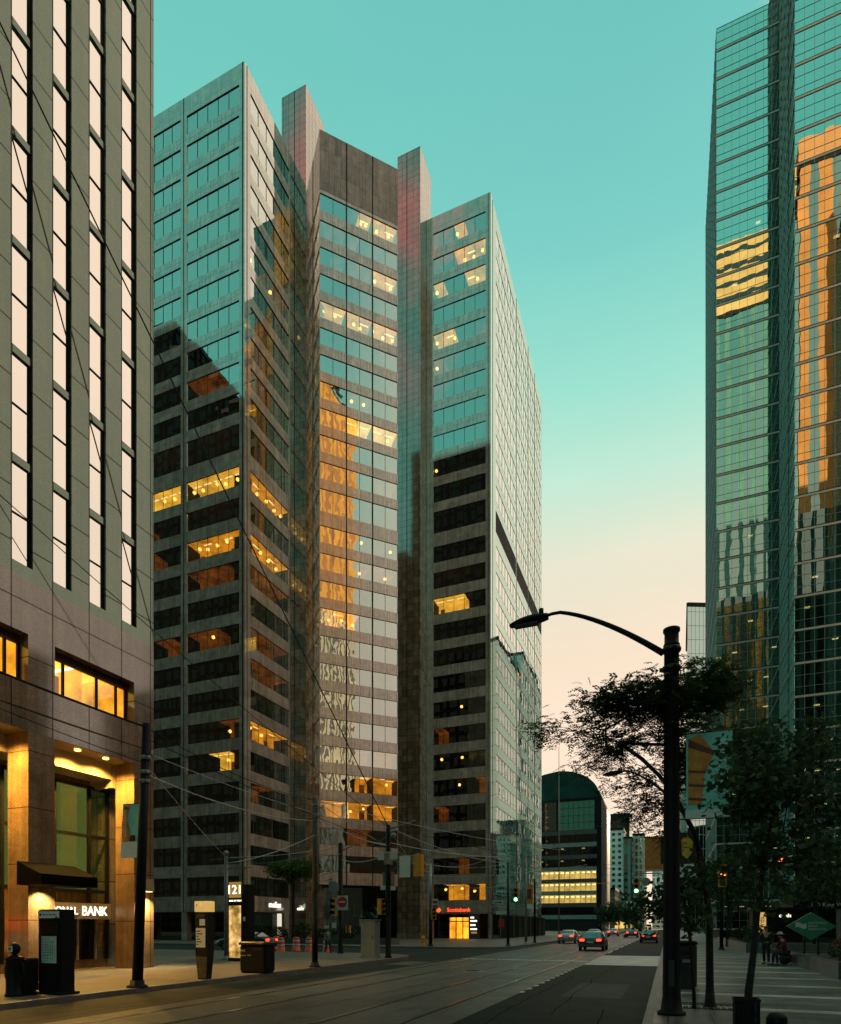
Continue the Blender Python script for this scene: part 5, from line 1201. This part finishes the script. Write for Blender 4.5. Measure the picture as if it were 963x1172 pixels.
# ------------------------------------------------------------------ cars
def car(x, y, label, paint, head=0, group='cars on the road'):
    """saloon pointing along +y from its tail at y; built around its own centre line"""
    t = thing('parked_car' if head else 'car', (x,y,RZ), label, 'car', group)
    Z = RZ
    #        y,   half w, bottom, waist z, roof half w, roof z
    prof = [(0.0,.70,.42,.78,.60,.80),(.12,.82,.30,.92,.66,.94),(.75,.88,.26,.97,.66,1.02),(1.35,.89,.24,.98,.60,1.36),(2.0,.90,.24,.97,.60,1.44),(2.7,.90,.24,.96,.60,1.42),(3.35,.89,.24,.95,.62,1.06),(4.2,.86,.26,.84,.66,.86),(4.55,.74,.34,.70,.58,.72)]
    rings = []
    for yy, w0, zb, zw, wr, zr in prof:
        h = [(w0*.9,zb),(w0,zb+.14),(w0,zw-.12),(w0*.97,zw),(wr+.02,zr-.05),(wr*.8,zr),(0,zr+.015)]
        rings.append([(x+a,y+yy,Z+z) for a, z in h]+[(x-a,y+yy,Z+z) for a, z in h[-2::-1]])
    b = MB(); b.loft(rings, 0, True, True); b.build('body', paint, t)
    b = MB()   # glasshouse panels set just proud of the shell
    def gp(ya, yb, za0, za1, zb0, zb1, wa0, wa1, wb0, wb1):
        for q in (-1,1): b.face([(x+q*wa0,y+ya,Z+za0),(x+q*wb0,y+yb,Z+zb0),(x+q*wb1,y+yb,Z+zb1),(x+q*wa1,y+ya,Z+za1)])
    gp(1.38,2.02,1.02,1.29,1.02,1.36,.875,.68,.875,.67); gp(2.08,2.68,1.02,1.36,1.01,1.34,.875,.67,.875,.67); b.build('side_window', 'dark_glass', t)
    b = MB(); b.face([(x-.66,y+.78,Z+1.05),(x+.66,y+.78,Z+1.05),(x+.54,y+1.31,Z+1.37),(x-.54,y+1.31,Z+1.37)]); b.build('rear_window', 'dark_glass', t)
    b = MB(); b.face([(x+.66,y+3.32,Z+1.09),(x-.66,y+3.32,Z+1.09),(x-.56,y+2.76,Z+1.43),(x+.56,y+2.76,Z+1.43)]); b.build('windscreen', 'dark_glass', t)
    for q in (-1,1):
        b = MB(); b.box(min(x+q*.44,x+q*.76), y-.02, Z+.74, max(x+q*.44,x+q*.76), y+.06, Z+.88); b.build('tail_lamp', 'tail_red', t)
        b = MB(); b.box(min(x+q*.42,x+q*.7), y+4.47, Z+.55, max(x+q*.42,x+q*.7), y+4.57, Z+.66); b.build('headlight', 'white_paint', t)
        b = MB(); b.obox((x+q*1.0,y+2.95,Z+1.02), (.09,0,0), (0,.05,0), (0,0,.06)); b.build('mirror', paint, t)
        for yy in (.95,3.65):
            b = MB(); b.tube([(x+q*.72,y+yy,Z+.32),(x+q*.91,y+yy,Z+.32)], .32, 18, smooth=False); wh = b.build('wheel', 'rubber', t)
            b = MB(); b.tube([(x+q*.90,y+yy,Z+.32),(x+q*.92,y+yy,Z+.32)], .2, 14, smooth=False); b.build('rim', 'light_metal', wh)
    b = MB(); b.box(x-.86, y-.06, Z+.34, x+.86, y+.1, Z+.56); b.build('bumper', paint, t)
    b = MB(); b.box(x-.22, y-.075, Z+.6, x+.22, y-.02, Z+.71); b.build('number_plate', 'white_paint', t)
    return t
c0 = car(-5.3, 47.0, 'dark saloon with red tail lamps lit, nearest of the cars heading up the street', 'car_dark')
c1 = car(-9.9, 66, 'pale silver saloon with lit tail lamps waiting beside the mirror end wall', 'car_silver')
dup(c0, (-9.2, 84, RZ), 'dark saloon with lit tail lamps just beyond the pale silver one')
dup(c0, (-5.4, 104, RZ), 'small distant dark saloon in the middle of the street'); dup(c1, (-9.4, 118, RZ), 'farthest silver saloon on the left side of the street')
dup(c0, (-2.0, 72, RZ), 'dark saloon at the right kerb half behind the nearest street lamp')
v = car(0, 0, 'dark saloon waiting in the side street between the ticket machine and the lit pylon', 'car_dark', 1)
v.location = (-27.4, 39.2, RZ); v.rotation_euler = (0, 0, R(90)); 

# ------------------------------------------------------------------ trees
def tree(name, label, base, trunk, blobs, npts, leafn, size, lm, seed, r_tip=.006, fine=False, aspect=.4, group=None, expn=.42, droop=.3, r_base=0):
    """trunk path, then limbs grown towards points scattered in the crown; radii follow what each limb carries"""
    rnd = random.Random(seed); t = thing(name, base, label, 'tree', group)
    nodes = [Vector(p) for p in trunk]; par = [-1]+list(range(len(trunk)-1)); main = len(trunk)
    pts = []
    vol = [b_[3]*b_[4]*b_[5] for b_ in blobs]; tot = sum(vol)
    for b_, v_ in zip(blobs, vol):
        for k in range(max(4, int(npts*v_/tot))):
            while True:
                p = Vector((rnd.uniform(-1,1), rnd.uniform(-1,1), rnd.uniform(-1,1)))
                if p.length < 1: break
            pts.append(Vector((b_[0]+p.x*b_[3], b_[1]+p.y*b_[4], b_[2]+p.z*b_[5])))
    ctr = nodes[-1]; pts.sort(key=lambda p: min((p-n).length for n in nodes))
    tips = []
    lowest = max(2, main//3)
    for p in pts:
        best, bd = None, 1e9
        for i in range(lowest if main > 3 else 0, len(nodes)):
            dv = p-nodes[i]; d = dv.length + max(0, -dv.z)*.6 + (0 if i >= main else .15)
            if d < bd: best, bd = i, d
        a = nodes[best]; d = (p-a); ln = d.length; n = max(1, int(ln/.28)); prev = best
        side = Vector((rnd.uniform(-1,1), rnd.uniform(-1,1), rnd.uniform(-.3,1)))*ln*.14
        for k in range(1, n+1):
            q = k/n; nodes.append(a+d*q+side*math.sin(q*math.pi)+Vector((rnd.uniform(-1,1),rnd.uniform(-1,1),rnd.uniform(-1,1)))*.02); par.append(prev); prev = len(nodes)-1
        tips.append(prev)
    cnt = [0]*len(nodes)
    for tp in tips:
        i = tp
        while i >= 0: cnt[i] += 1; i = par[i]
    total = max(cnt)
    rad = [r_tip*max(1, c)**expn for c in cnt]
    if r_base:
        for i in range(main): rad[i] = max(rad[i], r_base*(1-.8*i/(main-1)))
    b = MB(); b.tube(nodes[:main], [max(rad[i], .0) for i in range(main)], 10)
    # root flare
    n0 = nodes[0]; b.lathe((n0.x,n0.y,n0.z-.05), [(rad[0]*1.7,0),(rad[0]*1.25,.12),(rad[0]*1.0,.4)], 10)
    b.build('trunk', 'bark', t)
    b = MB()
    ch = {}
    for i in range(main, len(nodes)): ch.setdefault(par[i], []).append(i)
    # limbs as continuous tubes
    started = set()
    for i in range(main, len(nodes)):
        p = par[i]
        if p >= main and p in started and len(b.v) and ch[p][0] == i and False: continue
        ra = min(rad[p], rad[i]*1.25) if p < main else rad[p]
        d = nodes[i]-nodes[p]
        if d.length < 1e-4: continue
        b.tube([nodes[p]-d*.03, nodes[i]+d*.03], [ra, rad[i]], 6 if rad[i] > .012 else 4, cap=False)
    b.build('branches', 'bark', t)
    b = MB(); per = max(1, leafn//max(1,len(tips)))
    for tp in tips:
        q = nodes[tp]; prv = nodes[par[tp]]; dirn = (q-prv).normalized() if (q-prv).length > 1e-5 else Vector((0,0,1))
        for k in range(per):
            o = q+Vector((rnd.gauss(0,1), rnd.gauss(0,1), rnd.gauss(0,.45 if fine else .7)))*(.2 if fine else .15)*max(1,size/.11)
            if fine:   # compound leaf: a drooping stalk with paired leaflets
                d = (Vector((rnd.uniform(-1,1), rnd.uniform(-1,1), rnd.uniform(-.35,.25)))+dirn*.5).normalized(); sd2 = d.cross(Vector((0,0,1))).normalized(); L_ = size*rnd.uniform(1.6,2.9)
                for m in range(5):
                    c_ = o+d*L_*(m/5)+Vector((0,0,-.35*L_*(m/5)**2))
                    for s_ in (-1,1):
                        e = (sd2*s_+d*.5+Vector((0,0,-.25+rnd.uniform(-.2,.2)))).normalized()*size*rnd.uniform(.7,1.1)*(1-.08*m); w2 = d*size*.2
                        b.mesh([c_, c_+e*.5+w2, c_+e, c_+e*.5-w2], [(0,1,2,3)])
            else: leaf(b, o, size*rnd.uniform(.6,1.35), rnd, aspect, droop)
    b.build('crown', lm, t); return t
def bl(l, ry=.6): return [(x,y,z,rx,max(ry*.6,rx*.9),rz) for x,y,z,rx,rz in l]
T1 = [(-0.33,13.42,6.28,.79,.42),(-1.08,13.34,6.27,.61,.30),(-1.57,13.36,5.74,.44,.22),(-1.29,13.69,5.24,.55,.18),(-.81,13.02,5.40,.45,.25),(-2.35,13.27,5.76,.26,.26),(.6,14.44,6.59,.74,.55),(.24,13.54,5.55,.55,.42),(-.66,13.29,4.61,.46,.2),(-.33,13.64,4.21,.55,.22),(-.77,13.89,3.92,.38,.1),(.61,14.77,5.1,.57,.5),(1.33,15.16,5.5,.57,.57),(-.08,13.95,3.6,.3,.22)]
tree('street_tree', 'feathery street tree in a dark pavement pit, its crown spreading left behind the nearest lamp', (.82,14.54,0),
     [(.82,14.54,0),(.815,14.53,.9),(.81,14.52,1.88),(.70,14.48,2.81),(.53,14.41,3.64),(.30,14.25,4.1),(.08,14.02,4.5),(-.2,13.85,4.85),(-.5,13.68,5.15),(-.89,13.52,5.45)], bl(T1), 520, 6200, .095, 'leaf_fine', 4, r_tip=.0026, fine=True, expn=.47, r_base=.085)
low = [(-.25,13.67,2.15,.45,.24),(-.84,13.54,1.97,.3,.12),(.16,13.62,2.4,.4,.3),(-.5,13.47,1.74,.3,.08),(.4,13.5,1.87,.3,.25),(.58,14.0,2.77,.33,.36)]
tree('sapling', 'low leafy shoot hanging over the kerb around the nearest lamp post', (.5,14.1,0), [(.5,14.1,0),(.47,14.05,.7),(.42,13.95,1.4),(.35,13.85,1.9),(.3,13.8,2.3)], bl(low, .5), 110, 1100, .12, 'leaf_broad', 9, r_tip=.006, expn=.36)
T2 = [(1.37,11.3,3.94,.7,.56),(2.03,11.99,4.46,.58,.5),(2.29,11.45,3.62,.48,.5),(1.22,11.45,3.68,.42,.36),(1.68,11.0,3.04,.62,.3),(1.17,11.22,2.82,.42,.3),(2.21,11.31,2.72,.44,.3),(1.71,10.79,2.38,.4,.18),(1.30,11.8,4.45,.40,.36),(1.33,12.15,4.87,.5,.3),(2.41,12.36,4.96,.5,.25),(1.42,10.78,2.1,.22,.1),(.83,10.87,2.45,.22,.22)]
tree('street_tree', 'broad leaved street tree rising from a slotted black guard at the bottom right', (1.17,11.3,0), [(1.17,11.3,0),(1.21,11.36,.65),(1.29,11.44,1.27),(1.36,11.5,2.0),(1.43,11.54,2.56),(1.52,11.57,3.1),(1.6,11.6,3.6)], bl(T2), 420, 3900, .115, 'leaf_broad', 12, r_tip=.003, expn=.44, r_base=.07)
T3 = [(-37.5,57.6,8.0,3.0,.75),(-39.0,57.4,7.6,1.4,.6),(-35.8,57.6,7.5,1.3,.6),(-37.4,57.5,6.9,1.5,.4)]
tree('street_tree', 'small bright green umbrella shaped tree before the stepped tower', (-37.7,57.65,0), [(-37.7,57.65,0),(-37.68,57.65,2),(-37.7,57.62,4),(-37.6,57.6,5.6),(-37.55,57.6,6.4)], bl(T3, 1.8), 150, 3600, .26, 'leaf_bright', 5, r_tip=.014, expn=.45)
far = [('first','nearest'),('second','middle'),('third','farthest')]
for k, (x, y, h_) in enumerate([(-14.2,165,7.5),(-14.4,205,9),(-13.9,250,9.5)]):
    tree('street_tree', f'{far[k][1]} of the three dark trees on the left kerb far up the street', (x,y,0), [(x,y,0),(x,y,h_*.2),(x+.1,y,h_*.4),(x,y+.1,h_*.6)], [(x,y,h_*.72,2.4,2.4,h_*.3),(x+1.2,y,h_*.6,1.6,1.6,h_*.2),(x-1,y,h_*.62,1.6,1.6,h_*.22)], 60, 1300, .55, 'leaf_shrub', 30+k, r_tip=.02, expn=.45, group='dark trees far up the left kerb')
for k, (x, y, h_) in enumerate([(4.6,58,8),(6.0,72,9),(2.6,84,8.5),(8.6,46,7.5)]):
    tree('plaza_tree', ['dark plaza tree behind the card kiosk','tall dark plaza tree at the foot of the glass tower','dark street tree farthest along the right pavement','dark plaza tree behind the green diamond board'][k], (x,y,0), [(x,y,0),(x,y,h_*.2),(x+.1,y,h_*.4),(x,y+.1,h_*.6)], [(x,y,h_*.72,2.2,2.2,h_*.28),(x+1.1,y,h_*.6,1.5,1.5,h_*.18),(x-1,y,h_*.6,1.5,1.5,h_*.18)], 80, 1500, .3, 'leaf_broad', 50+k, r_tip=.016, expn=.45)
# tree pit grille and slotted guard
pit = thing('tree_grate', (.82,14.54,0), 'dark square grate in the paving round the feathery tree', 'tree grate')
b = MB()
for k in range(9): b.box(.3+k*.12, 14.05, .002, .39+k*.12, 14.4, .012); b.box(.3+k*.12, 14.7, .002, .39+k*.12, 15.05, .012)
b.box(.25, 14.0, .001, 1.4, 14.05, .014); b.box(.25, 15.05, .001, 1.4, 15.1, .014); b.build('grille', 'black_paint', pit)
gd = thing('tree_guard', (1.17,11.3,0), 'square slotted black guard round the foot of the broad leaved tree', 'tree guard')
x, y = 1.17, 11.3
b = MB()
for q in range(7):
    for r_ in (-1,1):
        b.box(x-.17+q*.05-.012, y+r_*.17-.008, 0, x-.17+q*.05+.024, y+r_*.17+.008, .52); b.box(x+r_*.17-.008, y-.17+q*.05-.012, .001, x+r_*.17+.008, y-.17+q*.05+.024, .519)
for z in (.03, .5): b.box(x-.19, y-.185, z, x+.19, y-.172, z+.04); b.box(x-.19, y+.172, z, x+.19, y+.185, z+.04); b.box(x-.19, y-.171, z, x-.178, y+.171, z+.04); b.box(x+.178, y-.171, z, x+.19, y+.171, z+.04)
b.build('slats', 'black_paint', gd)

for x, y, lb in ((-7.4,24.5,'round iron manhole cover between the two tram tracks near the camera'),(-6.9,43,'round iron manhole cover in the middle of the junction')):
    t = thing('manhole_cover', (x,y,RZ), lb, 'manhole cover'); b = MB(); b.lathe((x,y,RZ), [(.42,0),(.42,.012),(.36,.013)], 20); b.build('rim', 'rail_steel', t); b = MB(); b.lathe((x,y,RZ), [(.35,0),(.35,.016),(.2,.017)], 20); b.build('lid', 'black_paint', t)
# ------------------------------------------------------------------ overhead wires
plain('white_wire', (.5,.48,.44), .4, var=.2, metal=.3)
def wire(a, e, label, r_=.012, sag=.25, mat='black_paint'):
    a, e = Vector(a), Vector(e); P = [a.lerp(e, k/14)+Vector((0,0,-4*sag*(k/14)*(1-k/14))) for k in range(15)]
    b = MB(); b.tube(P, r_, 5); b.solo('overhead_wire', mat, tuple(a), label, 'wire')
PA = (-13.41,13.27,7.2); PB = (-13.7,22.6,6.95); PC = (-13.95,30.5,7.0); PD = (-19.12,34.6,6.8); PE = (-18.69,49.44,6.9); PF = (-12.75,52.5,7.1); PG = (-12.8,60,8.5); PT = (-20.9,25.9,5.2); RS = (.45,57,6.2)
wire((FX+.02,12.9,31.2), PC, 'steep black cable crossing the granite block down to the black signal pole', .028, .1)
wire((FX+.02,13.3,15.6), PC, 'black cable falling across the lit first floor window towards the black signal pole', .016, .2)
wire((-13.6,3.0,7.6), PA, 'thick cable running up the near kerb to the top of the leaning pole', .03, .15)
wire((-13.6,3.0,7.1), (-13.43,13.27,6.6), 'thin cable just under the thick one on the near kerb', .012, .2)
wire((FX+.02,9.5,9.2), (-13.44,13.27,6.2), 'thin wire from the granite block to the collar of the leaning pole', .012, .15)
wire(PA, PB, 'black wire between the leaning pole and the two-tone pole', .014, .3)
wire((-13.43,13.27,6.5), PC, 'pale wire from the leaning pole to the black signal pole', .012, .35, 'white_wire')
wire((-13.45,13.27,6.2), PT, 'pale wire from the leaning pole to the grey pole behind the pylon', .014, .1, 'white_wire')
wire((-13.43,13.27,6.9), (-12.75,52.5,6.6), 'long black wire from the leaning pole to the green signal pole', .014, 1.0)
wire(PB, PE, 'pale wire from the two-tone pole over the junction to the silver pole', .014, .35, 'white_wire')
wire(PB, (-5.4,36,6.0), 'span wire from the two-tone pole out over the tracks', .012, .25, 'white_wire')
wire(PC, RS, 'span wire from the black signal pole across the road to the right kerb', .014, .5)
wire(PC, PF, 'pale wire from the black signal pole to the green signal pole', .016, .4, 'white_wire')
wire(PD, PE, 'pale wire between the round red sign pole and the silver pole', .014, .3, 'white_wire')
wire(PT, PD, 'pale wire from the grey pole behind the pylon to the round red sign pole', .012, .2, 'white_wire')
wire(PE, PF, 'pale wire joining the silver pole and the green signal pole', .016, .35, 'white_wire')
wire((-18.69,49.44,6.3), PC, 'sagging pale wire from the silver pole back to the black signal pole', .014, .6, 'white_wire')
wire(PF, (.45,57,6.0), 'span wire from the green signal pole across the road', .012, .4)
wire(PG, (2.6,62,7.2), 'span wire from the grey wire pole over the road to the right pavement', .012, .4)
wire(PG, (-22.2,90,9.5), 'wire from the grey wire pole to the mirror end wall', .014, .3)
wire((-22.3,81.55,11.0), PE, 'pale wire from the stepped tower corner to the silver pole', .014, .6, 'white_wire')
wire((-36,77.9,14), PD, 'wire from the chamfered wall down to the round red sign pole', .012, .6, 'galvanised')
JW = [((-18.69,49.44,5.6),(-12.75,52.5,5.3),.5,'low pale wire sagging between the silver pole and the green signal pole'),((-18.69,49.44,5.9),(-5.4,46,6.1),.3,'pale span wire from the silver pole out to the tram wires'),
 ((-12.75,52.5,5.8),(-9.5,40,6.0),.2,'short pale wire from the green signal pole to the far tram wire'),((-13.95,30.5,6.2),(-9.5,38,6.0),.2,'short pale wire from the black signal pole to the far tram wire'),
 ((-13.7,22.6,6.3),(-13.95,30.5,6.0),.2,'pale wire joining the two-tone pole and the black signal pole'),((-13.7,22.6,6.6),(-19.12,34.6,6.2),.4,'pale wire from the two-tone pole to the round red sign pole'),
 ((-20.9,25.9,4.9),(-13.7,22.6,5.5),.2,'pale wire from the grey pole behind the pylon to the two-tone pole'),((-13.43,13.27,5.9),(-13.7,22.6,6.1),.3,'lower pale wire between the leaning pole and the two-tone pole'),
 ((-12.8,60,7.6),(-12.75,64,6.2),.1,'short pale wire from the grey wire pole to the black banner pole'),((-12.75,52.5,6.4),(-12.8,60,7.2),.2,'pale wire from the green signal pole up to the grey wire pole'),
 ((-19.12,34.6,5.9),(-13.95,30.5,5.6),.3,'low pale wire from the round red sign pole to the black signal pole'),((-12.8,60,6.4),(-5.4,66,6.1),.3,'pale span wire from the grey wire pole out to the near tram wire')]
for a_, e_, sg_, lb_ in JW: wire(a_, e_, lb_, .02, sg_, 'white_wire')
wire((-9.5,30,5.9), (-9.5,260,5.9), 'tram contact wire over the far track', .010, .0)
wire((-5.5,30,5.9), (-5.5,260,5.9), 'tram contact wire over the near track', .010, .0)
wire((-45.02,58.85,9.0), PD, 'pale wire from the left wing corner to the round red sign pole', .013, .5, 'galvanised')
bpy.context.view_layer.update()
